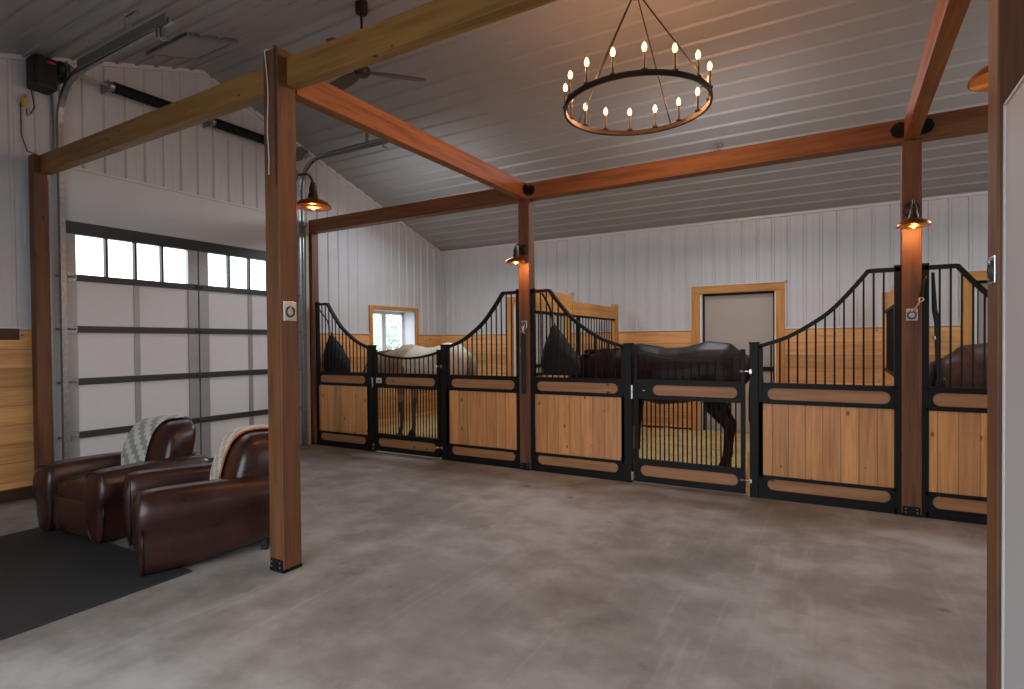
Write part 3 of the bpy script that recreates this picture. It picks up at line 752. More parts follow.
# stall partitions (perpendicular to the aisle)
for (xp, lab) in ((XC, 'pine and bar partition between the left and middle stalls'), (XD, 'pine and bar partition between the middle and right stalls')):
    t = thing('stall_partition', lab, 'partition', (xp, 7.5, 0), 0, 'stall partitions')
    y0, y1 = Y2+W+.01, 8.98
    MB().box(xp-.03, xp+.03, y0, y1-.1, 0, 1.10).build('plank_wall', M['pine_h'], t)
    MB().box(xp-.045, xp+.045, y1-.1, y1, 0, 2.13).build('end_post', M['pine_trim_v'], t, bevel=.003)
    MB().box(xp-.03, xp+.045, 7.14, y1-.1, 1.885, 2.07).build('top_board', M['pine_trim_y'], t, bevel=.003)
    MB().box(xp-.03, xp+.045, y0, 7.13, 1.895, 2.155).build('top_board', M['pine_trim_y'], t, bevel=.003)
    mb = MB().box(xp-.02, xp+.02, y0, y1-.1, 1.86, 1.895).box(xp-.02, xp+.02, y0, y1-.1, 1.10, 1.135).box(xp-.02, xp+.02, y0, y0+.035, 1.1, 1.88).box(xp-.02, xp+.02, 7.40, 7.435, 1.1, 1.88)
    mb.build('grille_frame', M['black'], t)
    n = 27
    for k in range(1, n):
        y = y0 + (y1-.1-y0)*k/n
        MB().tube([(xp, y, 1.12), (xp, y, 1.87)], .008, 6).build('bar', M['black'], t)

# straw
bedlab = ['golden straw bedding on the floor of the left stall', 'golden straw bedding on the floor of the middle stall', 'golden straw bedding on the floor of the right stall']
for i, (x0, x1) in enumerate(((XW+.03, XC-.05), (XC+.05, XD-.05), (XD+.05, XE-.02))):
    mb = MB(); nx, ny = 40, 34; rr = random.Random(i)
    y0, y1 = YFS+.12, YB-.03
    for j in range(ny+1):
        for k in range(nx+1):
            y = y0+(y1-y0)*j/ny
            e = min(1, (j/ny)*5)
            mb.v.append((x0+(x1-x0)*k/nx, y, .012+e*(.02+.03*rr.random())+.06*(j/ny)**2))
    for j in range(ny):
        for k in range(nx):
            q = j*(nx+1)+k; mb.f.append((q, q+1, q+nx+2, q+nx+1))
    bd = tag(mb.build('straw_bedding', M['straw'], smooth='all'), bedlab[i], 'straw', None, 'stuff')
    mb = MB()
    for k in range(1500):
        x = x0+.05+rr.random()*(x1-x0-.1); y = y0+.05+rr.random()*(y1-y0-.1); an = rr.random()*PI; L = .03+.05*rr.random()
        z = .05+.06*((y-y0)/(y1-y0))**2+.01*rr.random(); dx, dy = math.cos(an)*L, math.sin(an)*L; w = .003
        mb.add([(x-dx,y-dy-w,z),(x+dx,y+dy-w,z+.012),(x+dx,y+dy+w,z+.012),(x-dx,y-dy+w,z)], [(0,1,2,3)])
    o = mb.build('straw_blades', M['straw_blade'], bd); o['kind'] = 'stuff'

# ------------------------------------------------------------------ hay nets
def hay_net(x0, x1, apex, y, z0, z1, label, strapcol):
    t = thing('hay_net', label, 'hay net', ((x0+x1)/2, y, z0), 0, 'black hanging hay nets')
    mb = MB(); rows_ = 16; seg = 24; cx = (x0+x1)/2
    for j in range(rows_+1):
        f_ = j/rows_; z = z0+(z1-z0)*f_
        hw = (x1-x0)/2*(1-max(0,(f_-.30)/.70))**.95 if f_ > .30 else (x1-x0)/2*(.93+.07*math.sin(f_/.3*PI/2))
        hw = max(hw, .012); c = cx + (apex-cx)*max(0,(f_-.2)/.8)
        for k in range(seg):
            an = 2*PI*k/seg; wob = 1+.05*math.sin(5*an+j)
            mb.v.append((c+hw*math.cos(an)*wob, y+min(.13,hw*.9)*math.sin(an)*wob, z))
    for j in range(rows_):
        for k in range(seg):
            k2=(k+1)%seg; mb.f.append((j*seg+k, j*seg+k2, (j+1)*seg+k2, (j+1)*seg+k))
    mb.f.append(tuple(range(seg))[::-1]); mb.f.append(tuple(rows_*seg+k for k in range(seg)))
    mb.build('net_bag', M['net'], t, smooth='all')
    MB().tube([(apex,y,z1-.02),(apex-.03,y-.04,z1+.18),(apex-.04,YFS+.06,2.08)], .012, 6).build('strap', strapcol, t)
    MB().tube([(apex+.0,y-.02,z1-.05),(apex+.005,y-.03,z1+.10)], .016, 8).build('buckle', M['chrome'], t)
hay_net(-6.93, -6.43, -6.80, 6.14, 1.08, 1.69, 'black hay net on a blue strap in front of the cream horse', M['blue'])
hay_net(-3.13, -2.63, -2.98, 6.12, 1.12, 1.75, 'black hay net hanging in front of the dark horse', M['black'])

# ------------------------------------------------------------------ horses
def horse(loc, face, coat_m, leg_m, mane_m, label, head, extra=None, sx=1.0, withers=1.50, tan=False):
    """face: -1 looks towards -X, +1 towards +X.  Local +x is forward; head = list of (x,z,y) joints from the withers to the muzzle"""
    root = thing('horse', label, 'horse', loc, 0 if face > 0 else PI)
    sph = MB()
    def blob(p, rx, ry, rz, nu=14, nv=9): sph.sell(p, (rx,ry,rz), 1, 1, nu, nv)
    def chain(pts, step=.035):
        # pts: (x,y,z,rx,ry,rz)
        for p, q in zip(pts, pts[1:]):
            d = math.dist(p[:3], q[:3]); n = max(1, int(d/step))
            for k in range(n+1):
                t = k/n; w = [p[i]+(q[i]-p[i])*t for i in range(6)]
                blob(tuple(w[:3]), w[3], w[4], w[5])
    # trunk, rump at x=-0.72, chest at x=+0.62
    chain([(-.60,0,1.17,.17,.20,.22), (-.48,0,1.17,.2,.27,.295), (-.30,0,1.15,.2,.29,.315), (-.08,0,1.085,.2,.30,.335),
           (.15,0,1.065,.2,.30,.345), (.36,0,1.12,.18,.265,.345), (.50,0,1.14,.16,.23,.31), (.60,0,1.15,.12,.19,.22)])
    chain([(.16,0,1.30,.1,.12,.13),(.38,0,1.345,.1,.08,.125),(.50,0,1.34,.1,.09,.12)])   # withers
    chain([(-.52,0,1.30,.12,.17,.17),(-.34,0,1.325,.12,.16,.165),(-.12,0,1.27,.12,.15,.15)])     # croup
    # neck and head
    nk = head['neck']
    chain([(*q[:3], q[3], q[4], q[5]) for q in nk], .025)
    hd = head['head']
    chain([(*q[:3], q[3], q[4], q[5]) for q in hd], .018)
    # legs
    for sy in (-1, 1):
        chain([(-.50,.15*sy,1.08,.19,.12,.22), (-.44,.16*sy,.88,.15,.105,.14), (-.42,.15*sy,.74,.10,.075,.09), (-.50,.145*sy,.60,.062,.05,.06),
               (-.555,.14*sy,.53,.052,.042,.05), (-.545,.14*sy,.44,.04,.034,.04), (-.53,.14*sy,.22,.034,.03,.03), (-.525,.14*sy,.17,.042,.038,.035), (-.50,.14*sy,.10,.036,.034,.03),(-.485,.14*sy,.06,.05,.05,.03)], .02)
        chain([(.42,.15*sy,1.05,.12,.10,.20), (.44,.16*sy,.86,.085,.075,.10), (.45,.155*sy,.62,.055,.05,.06), (.455,.15*sy,.47,.05,.045,.045),
               (.45,.15*sy,.40,.036,.034,.036), (.45,.15*sy,.20,.032,.03,.03), (.455,.15*sy,.165,.04,.036,.033), (.475,.15*sy,.10,.036,.034,.03),(.49,.15*sy,.06,.05,.05,.03)], .02)
    s_ = withers/1.50
    sph.v = [(x*s_*sx, y*s_, z*s_) for x, y, z in sph.v]
    tmp = sph.build('horse_tmp', coat_m, None, local=True)
    rm = tmp.modifiers.new('r','REMESH'); rm.mode='VOXEL'; rm.voxel_size=.017; rm.use_smooth_shade=True
    sm = tmp.modifiers.new('s','SMOOTH'); sm.iterations=9; sm.factor=.5
    dg = bpy.context.evaluated_depsgraph_get(); ev = tmp.evaluated_get(dg)
    me = bpy.data.meshes.new_from_object(ev)
    bpy.data.objects.remove(tmp)
    me.polygons.foreach_set('use_smooth', [True]*len(me.polygons))
    me.materials.clear(); me.materials.append(coat_m); me.materials.append(leg_m)
    if tan: me.materials.append(M['coat_tan'])
    for p in me.polygons:
        c = p.center
        if tan and c.x > (.30+.05*math.sin(c.z*17))*sx: p.material_index = 2
        if c.z < .60*s_ + .03*math.sin(c.x*40): p.material_index = 1
    body = bpy.data.objects.new('body', me); C.objects.link(body); body.parent = root
    def part(mb, name, m, smooth='all'):
        mb.v = [(x*s_*sx, y*s_, z*s_) for x, y, z in mb.v]; return mb.build(name, m, root, smooth=smooth, local=True)
    # hooves
    for x, sy in ((-.478,-1),(-.478,1),(.498,-1),(.498,1)):
        part(MB().lathe([(.001,0),(.062,0),(.054,.05),(.046,.075),(.001,.075)], (x, .145*sy, .0), 16), 'hoof', M['hoof'])
    # ears
    ex, ez, fx, fz = head['ear']
    for sy in (-1, 1):
        part(MB().tube([(ex,.05*sy,ez),(ex+fx*.5,.06*sy,ez+fz*.5),(ex+fx,.055*sy,ez+fz)], [.028,.03,.004], 8), 'ear', coat_m)
    e = head['eye']
    for sy in (-1, 1): part(MB().sell((e[0], e[2]*sy, e[1]), (.02,.013,.018), 1, 1, 10, 6), 'eye', M['eye'])
    # mane along the crest: thin blade of hair falling to one side
    mb = MB(); cr = head['crest']; n = len(cr)
    for i, (x, z, nx, nz) in enumerate(cr):
        for k, (d, yy) in enumerate(((-.03,.0),(.012,.022),(.012,-.022),(-.05,-.075),(-.13,-.085),(-.11,-.07))):
            mb.v.append((x+nx*d, yy, z+nz*d+.006*math.sin(i*2.1)))
    for i in range(n-1):
        for k in range(6):
            k2=(k+1)%6; mb.f.append((i*6+k, i*6+k2, (i+1)*6+k2, (i+1)*6+k))
    mb.f.append(tuple(range(6))); mb.f.append(tuple((n-1)*6+k for k in range(6)))
    part(mb, 'mane', mane_m)
    # tail
    part(MB().tube([(-.70,0,1.30),(-.77,0,1.26),(-.80,0,1.10),(-.80,.0,.85),(-.785,0,.60),(-.77,0,.42)], [.035,.05,.062,.075,.06,.012], 12), 'tail', mane_m)
    if extra: extra(root, s_)
    return root

def headpose(poll, muzzle, wx=.50, wz=1.22, th=1.0):
    """neck from the shoulders to the poll, head from poll to muzzle (side plane)"""
    px, pz = poll; mx, mz = muzzle
    dx, dz = mx-px, mz-pz; L = math.hypot(dx, dz); ux, uz = dx/L, dz/L
    neck = [(wx-.04,0,wz-.02,.16,.15,.26), (wx+(px-wx)*.33,0,wz+(pz-wz)*.33+.0,.12,.115,.20), (wx+(px-wx)*.68,0,wz+(pz-wz)*.68,.10,.09,.145), (px-.02,0,pz-.05,.085,.08,.11)]
    neck = [(a0,b0,c0-.10*(th-1)*3,d0*th,e0*(1+(th-1)*.4),f0*th) for a0,b0,c0,d0,e0,f0 in neck]
    hd = [(px,0,pz-.04,.085,.075,.085), (px+ux*.14,0,pz+uz*.14-.02,.10,.085,.105), (px+ux*.26,0,pz+uz*.26,.085,.075,.09), (px+ux*.40,0,pz+uz*.40,.062,.058,.066),
          (px+ux*L*.9,0,pz+uz*L*.9,.055,.055,.055), (mx,0,mz,.056,.054,.052)]
    nx, nz = -(pz-wz), (px-wx); q = math.hypot(nx,nz); nx, nz = nx/q, nz/q
    crest = []
    for k in range(12):
        t = k/11; r = .205*(1-t)+.105*t
        crest.append((wx-.06+(px-wx+.03)*t + nx*r*.93, wz+(pz-wz)*t + nz*r*.93+.02*(1-t), nx, nz))
    return dict(neck=neck, head=hd, ear=(px-.04, pz+.02, -.09, .05), eye=(px+ux*.17-uz*.03, pz+uz*.17+abs(ux)*.03, .086), crest=crest)

# local forward = +x ; after the flip the horse looks towards -X
horse((-1.66, 6.62, .06), -1, M['coat_dark'], M['coat_dark'], M['mane_dark'],
      'dark brown horse eating from a hay net in the middle stall', headpose((1.08,1.28),(1.22,.86), wz=1.20, th=1.28), withers=1.46, sx=1.12)
horse((-5.36, 6.75, .06), -1, M['coat_cream'], plain('grey_lower_legs', lin(92,84,78), .6), M['coat_tan'],
      'cream horse with a tan neck standing in the left stall', headpose((1.10,1.24),(1.40,.92), wz=1.20, th=1.28), withers=1.475, tan=True)
horse((1.54, 6.95, .06), 1, M['coat_brown'], M['mane_dark'], M['mane_dark'],
      'brown horse seen from its rump behind the far right stall bars', headpose((1.05,1.45),(1.40,1.10)), withers=1.42)

# ------------------------------------------------------------------ barn lamps
def barn_lamp(x, y, z, s, label):
    """x,y: face of the post, lamp projects towards s*Y ; z = rim height"""
    t = thing('barn_lamp', label, 'lamp', (x, y, z), 0, 'copper barn lamps on the posts')
    ly = y + s*.19
    MB().lathe([(.001,-.0),(.062,0),(.062,.014),(.05,.022),(.001,.022)] if s > 0 else [(.001,0),(.062,0),(.062,-.014),(.05,-.022),(.001,-.022)], (x, y, z+.172), 20, 'y').build('back_plate', M['iron'], t, smooth=True)
    pts = [(x, y+s*.01, z+.185)] + [(x, y+s*(.05+.14*math.sin(k*PI/12)), z+.188+.035*math.sin(k*PI/6)+ (0 if k<4 else -.01*(k-3))) for k in range(1,7)] + [(x, ly, z+.16)]
    MB().tube(pts, .009, 8).build('arm', M['iron'], t, smooth=True)
    MB().lathe([(.001,.175),(.018,.175),(.02,.15),(.027,.145),(.027,.10),(.034,.09),(.038,.062),(.001,.062)], (x, ly, z), 18).build('socket', M['iron'], t, smooth=True)
    MB().lathe([(.030,.075),(.040,.062),(.060,.052),(.095,.038),(.118,.018),(.125,.0),(.121,.0),(.112,.016),(.09,.033),(.058,.047),(.030,.060)], (x, ly, z), 32).build('shade', M['copper'], t, smooth=True)
    MB().lathe([(.028,.0585),(.057,.0455),(.089,.0315),(.111,.0145),(.1205,.0)], (x, ly, z), 32).build('shade_lining', M['shade_in'], t, smooth='all')
    MB().sell((x, ly, z+.012), (.021,.021,.026), 1, 1, 14, 10).build('bulb', M['bulb_lamp'], t, smooth='all')
    L = bpy.data.lights.new('lamp_glow', 'POINT'); L.energy = 8; L.color = (1,.44,.12); L.shadow_soft_size = .022
    o = bpy.data.objects.new('lamp_glow', L); C.objects.link(o); o.location = (x, ly, z-.022)
barn_lamp(XC+.0, Y1+W, 2.472, 1, 'copper barn lamp lit on the nearest full post')
barn_lamp(XC+.0, Y2-W, 2.425, -1, 'copper barn lamp on the post between left and middle stalls')
barn_lamp(XD-.005, Y2-W, 2.43, -1, 'copper barn lamp on the post between middle and right stalls')
barn_lamp(.545, Y1+W, 2.475, 1, 'copper barn lamp half hidden behind the near right post')

# ------------------------------------------------------------------ chandelier
cx, cy, cz, R = -1.352, 4.25, 3.305, .548
t = thing('ring_chandelier', 'round iron chandelier with a ring of lit candle bulbs', 'chandelier', (cx, cy, cz))
MB().lathe([(R-.012,-.018),(R+.004,-.022),(R+.008,0),(R+.004,.022),(R-.012,.018)], (cx,cy,cz), 96, closed=True).build('ring', M['iron'], t, smooth=True)
for k in range(16):
    an = math.radians(k*22.5+1); x, y = cx+R*.985*math.cos(an), cy+R*.985*math.sin(an)
    c_ = MB().lathe([(.001,.018),(.022,.018),(.024,.028),(.012,.032),(.0085,.036),(.0085,.145),(.001,.145)], (x,y,cz), 14).build('candle_sleeve', M['iron'], t, smooth=True)
    b_ = MB().lathe([(.001,.142),(.009,.146),(.016,.162),(.018,.175),(.014,.192),(.006,.206),(.001,.212)], (x,y,cz), 14)
    b_.build('bulb', M['bulb'] if k not in (1,8) else M['vinyl'], c_, smooth='all')
    if k in (1,8): continue
    L = bpy.data.lights.new('candle_glow', 'POINT'); L.energy = 7.2; L.color = (1,.43,.16); L.shadow_soft_size = .03
    o = bpy.data.objects.new('candle_glow', L); C.objects.link(o); o.location = (x, y, cz+.20)
hub = (cx, cy, 4.16)
for k in range(4):
    an = math.radians(-13+90*k); MB().tube([(cx+R*math.cos(an), cy+R*math.sin(an), cz+.02), (cx+.02*math.cos(an), cy+.02*math.sin(an), 4.16)], .0055, 8).build('rod', M['iron'], t)
MB().lathe([(.001,-.03),(.03,-.03),(.035,0),(.02,.03),(.009,.05),(.009,ZR-4.16-.05),(.001,ZR-4.16-.05)], hub, 16).build('stem', M['iron'], t, smooth=True)
MB().lathe([(.001,-.06),(.03,-.055),(.065,-.03),(.07,.0),(.001,.0)], (cx,cy,ZR-.01), 20).build('canopy', M['iron'], t, smooth=True)
MB().tube([(cx+R*.98,cy-.10,cz+.03),(cx+R*.93,cy-.06,cz+.065),(cx+R*.9,cy-.02,cz+.03),(cx+R*.95,cy+.02,cz+.06)], .006, 6).build('chain_loop', M['iron'], t)

# ------------------------------------------------------------------ ceiling fan
fx, fy, fz = -4.21, 4.25, 4.28
t = thing('ceiling_fan', 'dark ceiling fan with three brown blades hanging from the ridge', 'ceiling fan', (fx, fy, fz))
MB().lathe([(.001,-.12),(.058,-.12),(.062,-.10),(.062,.0),(.001,.0)], (fx,fy,ZR-.005), 24).build('canopy', M['iron'], t, smooth=True)
MB().tube([(fx,fy,fz+.05),(fx,fy,ZR-.1)], .013, 10).build('downrod', M['iron'], t)
MB().lathe([(.001,-.05),(.06,-.045),(.085,-.015),(.085,.02),(.05,.05),(.03,.10),(.001,.10)], (fx,fy,fz), 24).build('motor', M['iron'], t, smooth=True)
for k, an in enumerate((48, 168, 288)):
    an = math.radians(an); ux, uy = math.cos(an), math.sin(an); vx, vy = -uy, ux
    mb = MB(); st_ = [(.05,.035),(.12,.045),(.20,.062),(.35,.07),(.5,.066),(.6,.055),(.64,.03)]
    for r, w in st_:
        for sgn in (-1, 1):
            zz = fz-.01 + sgn*w*.22
            mb.v.append((fx+ux*r+vx*w*sgn, fy+uy*r+vy*w*sgn, zz)); mb.v.append((fx+ux*r+vx*w*sgn, fy+uy*r+vy*w*sgn, zz+.012))
    for i in range(len(st_)-1):
        q = i*4; n_ = q+4
        mb.f += [(q,q+2,n_+2,n_),(q+1,n_+1,n_+3,q+3),(q,n_,n_+1,q+1),(q+2,q+3,n_+3,n_+2)]
    mb.f += [(0,1,3,2), (len(st_)*4-4,len(st_)*4-2,len(st_)*4-1,len(st_)*4-3)]
    mb.build('blade', plain('fan_blade_walnut', lin(84,62,52), .5), t)

# small ceiling hooks
for (x, y, lab) in ((-4.66, 7.39, 'small metal ceiling hook above the left stall beam'), (-1.31, 7.40, 'small metal ceiling hook above the middle stall beam')):
    t = thing('ceiling_hook', lab, 'hook', (x, y, zc(y)), 0, 'ceiling hooks')
    MB().box(x-.05, x+.05, y-.03, y+.03, zc(y)-.035, zc(y)-.0).build('mount', M['galv'], t)
    MB().tube([(x,y,zc(y)-.03),(x,y,zc(y)-.08),(x-.03,y,zc(y)-.10),(x-.05,y,zc(y)-.07)], .009, 6).build('hook', M['galv'], t)

# ------------------------------------------------------------------ tie rings, leads
def tie_ring(x, y, z, label, axis='y', s=-1, w=.042):
    t = thing('tie_ring', label, 'tie ring', (x, y, z), 0, 'square tie ring plates')
    if axis == 'y':
        MB().box(x-w, x+w, y+s*.006 if s<0 else y, y if s<0 else y+.006, z-w*1.3, z+w*1.3).build('plate', M['chrome'], t, bevel=.002)
        pts = [(x+.03*math.cos(2*PI*k/16), y+s*.014, z-.004+.032*math.sin(2*PI*k/16)) for k in range(17)]
    else:
        q = 1 if axis == 'x+' else -1
        MB().box(min(x,x+.006*q), max(x,x+.006*q), y-w, y+w, z-w*1.3, z+w*1.3).build('plate', M['chrome'], t, bevel=.002)
        pts = [(x+.008*q, y+.03*math.cos(2*PI*k/16), z-.004+.032*math.sin(2*PI*k/16)) for k in range(17)]
    MB().tube(pts, .006, 8).build('ring', M['rail'], t, smooth=True)
    MB().sell((pts[4][0], pts[4][1], pts[4][2]), (.012,.012,.012), 1, 1, 8, 6).build('staple', M['chrome'], t)
    return t
tie_ring(XC-.005+W, Y1-.0, 1.725, 'tie ring plate on the nearest full post', axis='x+', w=.05)
tie_ring(XC-.0, Y2-W, 1.72, 'tie ring plate on the post between left and middle stalls', w=.036)
tie_ring(XD+.0, Y2-W, 1.715, 'tie ring plate on the post between middle and right stalls', w=.04)
tie_ring(.520-W, Y1-.03, 1.735, 'tie ring plate on the near right post', axis='x', w=.036)
def snap(x, y, z, label, drop):
    t = thing('lead_rope', label, 'lead rope', (x, y, z), 0, 'lead ropes')
    MB().tube(drop, .014, 8).build('rope', M['black'], t)
    MB().tube([(x,y,z-.01),(x+.025,y-.01,z+.025),(x+.045,y-.01,z+.06)], .008, 8).tube([(x+.052+.016*math.cos(2*PI*k/12),y-.012,z+.078+.016*math.sin(2*PI*k/12)) for k in range(13)], .005, 6).build('snap_clip', plain('brass_clip', lin(220,190,160), .3, .8), t)
snap(XD+.01, Y2-W-.016, 1.76, 'lead rope clipped to the plate on the post between middle and right stalls',
     [(XD+.063, Y2-W-.016, 1.845), (XD+.075, Y2-W-.016, 1.93), (XD+W+.012, Y2-W-.012, 1.99), (XD+W+.03, Y2-W-.0, 2.03)])
t = thing('lead_rope', 'folded black lead strap hanging on the post between left and middle stalls', 'lead rope', (XC-.01, Y2-W, 1.6), 0, 'lead ropes')
MB().box(XC-.035, XC+.02, Y2-W-.022, Y2-W-.002, .90, 1.63).build('strap', M['blackmatte'], t, bevel=.006)
MB().tube([(XC-.02,Y2-W-.016,1.70),(XC+.01,Y2-W-.018,1.66),(XC-.03,Y2-W-.018,1.62)], .009, 8).tube([(XC+.01,Y2-W-.018,1.70),(XC-.01,Y2-W-.018,1.65),(XC+.02,Y2-W-.018,1.61)], .007, 8).build('snap_clip', M['chrome'], t)
MB().box(XC-.045, XC-.030, Y2-W-.026, Y2-W-.02, 1.40, 1.44).build('buckle', M['chrome'], t)
t = thing('lead_rope', 'long black rope hanging inside the far right stall bars', 'lead rope', (.68, 6.0, 1.1), 0, 'lead ropes')
MB().tube([(.675,5.93,2.07),(.69,5.95,1.75),(.71,5.95,1.65),(.715,5.96,1.35),(.735,5.96,1.15)], [.012,.02,.024,.02,.028], 8).build('rope', M['blackmatte'], t, smooth=True)
MB().sell((.74,5.96,1.13), (.04,.035,.05), .8, .8, 12, 8).build('coiled_end', M['blackmatte'], t, smooth=True)
MB().tube([(.69,5.95,1.50),(.69,5.95,1.53)], .014, 8).build('snap_clip', M['chrome'], t)

# coat hook board on the gable wall
t = thing('hook_board', 'dark wooden hook board at the top of the pine boards by the left edge', 'hook board', (XW+.04, 2.0, 1.58))
MB().box(XW+.022, XW+.045, 1.2, 2.37, 1.575, 1.685).build('board', M['dark_board'], t, bevel=.004)
for y in (1.45, 1.75, 2.15):
    MB().tube([(XW+.045,y,1.65),(XW+.09,y,1.64),(XW+.10,y,1.67)], .007, 6).tube([(XW+.045,y,1.61),(XW+.07,y,1.59),(XW+.08,y,1.61)], .006, 6).build('hook', M['black'], t)

# ------------------------------------------------------------------ mat
tag(MB().box(-5.73, -3.715, -.4, 2.15, .001, .014).build('rubber_mat', M['rubber'], bevel=.004), 'large black rubber mat on the floor in front of the armchairs', 'mat')

# ------------------------------------------------------------------ armchairs (local: faces -y)
def armchair(label):
    t = thing('club_armchair', label, 'armchair', (0,0,0), 0, 'leather club armchairs')
    def taper(x, y, z): return (x, y*(1+.10*z/.2)+(.02 if y>0 else 0)*z/.2, z)
    # plinth body
    MB().sell((0,.0,.20), (.36,.40,.165), .25, .18, 36, 12).build('base', M['leather'], t, smooth='all', local=True)
    MB().sell((0,-.40,.185), (.26,.07,.155), .4, .25, 28, 10).build('front_apron', M['leather'], t, smooth='all', local=True)
    for s in (-1, 1):
        # arm: profile in (x,z) swept along y with swelling front
        mb = MB(); seg = 60
        st_ = [(-.505,.30,.62),(-.50,.58,.78),(-.488,.80,.90),(-.466,.93,.965),(-.43,.97,.99),(-.36,1.0,1.0),(-.2,1.0,1.0),(.0,.99,.985),(.2,.96,.955),(.34,.92,.93),(.405,.86,.90),(.43,.72,.84),(.44,.45,.72)]
        dense = []
        for p_, q_ in zip(st_, st_[1:]):
            m_ = max(1, int((q_[0]-p_[0])/.03))
            for w_ in range(m_): dense.append(tuple(p_[i_]+(q_[i_]-p_[i_])*w_/m_ for i_ in range(3)))
        st_ = dense + [st_[-1]]
        for (y, k, hk) in st_:
            for i in range(seg):
                an = 2*PI*i/seg
                ca, sa = math.cos(an), math.sin(an)
                px = math.copysign(abs(ca)**.62, ca); pz = math.copysign(abs(sa)**.62, sa)
                # upper roll bulges out, lower part narrower
                wid = .112 + (.018 if pz > .1 else -.008)*min(1,abs(pz)*1.6)
                xo = (.345 + wid*px*(.5+.5*k)) 
                z = .30 + .285*pz*(.84+.16*k)
                if pz > 0: z = .30 + (.265*hk*pz)*(.65+.35*k)
                if px > .3 and z > .29: xo += .020*math.sin(min(PI, PI*(z-.29)/.25))*min(1, k)
                if px > .3 and z <= .31: xo -= .022*max(0, 1-abs(z-.285)/.03) + .010
                if z < .28 and y > -.25: z += .085*(y+.25)/.69*(.28-z)/.26
                yy = y
                if z < .33: yy = y*(1-.10*(.33-z)/.33*(1 if y > 0 else .55))
                mb.v.append((s*xo, yy, z))
        n = len(st_)
        for j in range(n-1):
            for i in range(seg):
                i2=(i+1)%seg; mb.f.append((j*seg+i, j*seg+i2, (j+1)*seg+i2, (j+1)*seg+i))
        mb.f.append(tuple(range(seg))); mb.f.append(tuple((n-1)*seg+i for i in range(seg)))
        arm = mb.build('arm', M['leather'], t, smooth='all', local=True)
        # welt around the arm front
        pts = []
        for i in range(33):
            an = 2*PI*i/32; ca, sa = math.cos(an), math.sin(an)
            px = math.copysign(abs(ca)**.62, ca); pz = math.copysign(abs(sa)**.62, sa)
            wid = .112 + (.018 if pz > .1 else -.008)*min(1,abs(pz)*1.6)
            pts.append((s*(.345+wid*px*.96), -.472, .30+(.265*.955 if pz>0 else .278)*pz))
        MB().tube(pts, .0055, 6).build('welt', M['welt'], arm, smooth='all', local=True)
    # seat cushion
    MB().sell((0,-.14,.365), (.235,.325,.085), .35, .22, 36, 14, fn=lambda x,y,z: (x,y,z+(.018*(1-(x/.26)**2) if z>0 else 0))).build('seat_cushion', M['leather'], t, smooth='all', local=True)
    # back: arched
    def bk(x, y, z):
        k = (z+.27)/.54
        return (x*(1.0-.30*max(0,k-.5)**1.5), y + .13*k*k - .03, z)
    MB().sell((0,.235,.565), (.325,.15,.275), .50, .42, 44, 26, fn=bk).build('backrest', M['leather'], t, smooth='all', local=True)
    MB().sell((0,.36,.32), (.32,.085,.24), .25, .25, 30, 12).build('back_panel', M['leather'], t, smooth='all', local=True)
    for x in (-.33, .33):
        for y in (-.34, .30):
            MB().lathe([(.001,0),(.03,0),(.042,.09),(.001,.09)], (x,y,0), 4).build('foot', M['blackmatte'], t, local=True)
    return t
def copy_tree(o, parent=None):
    c = o.copy(); C.objects.link(c)
    if parent: c.parent = parent
    for ch in list(o.children): copy_tree(ch, c)
    return c
ch1 = armchair('brown leather club armchair further left with the grey checked throw')
CH1 = ((-5.235, 2.518, 0), math.radians(5)); CH2 = ((-4.085, 2.50, 0), math.radians(-20.5))
ch2 = copy_tree(ch1); ch2['label'] = 'brown leather club armchair beside the post with the cream throw'
for o, (l, r) in ((ch1, CH1), (ch2, CH2)): o.location = l; o.rotation_euler = (0,0,r)

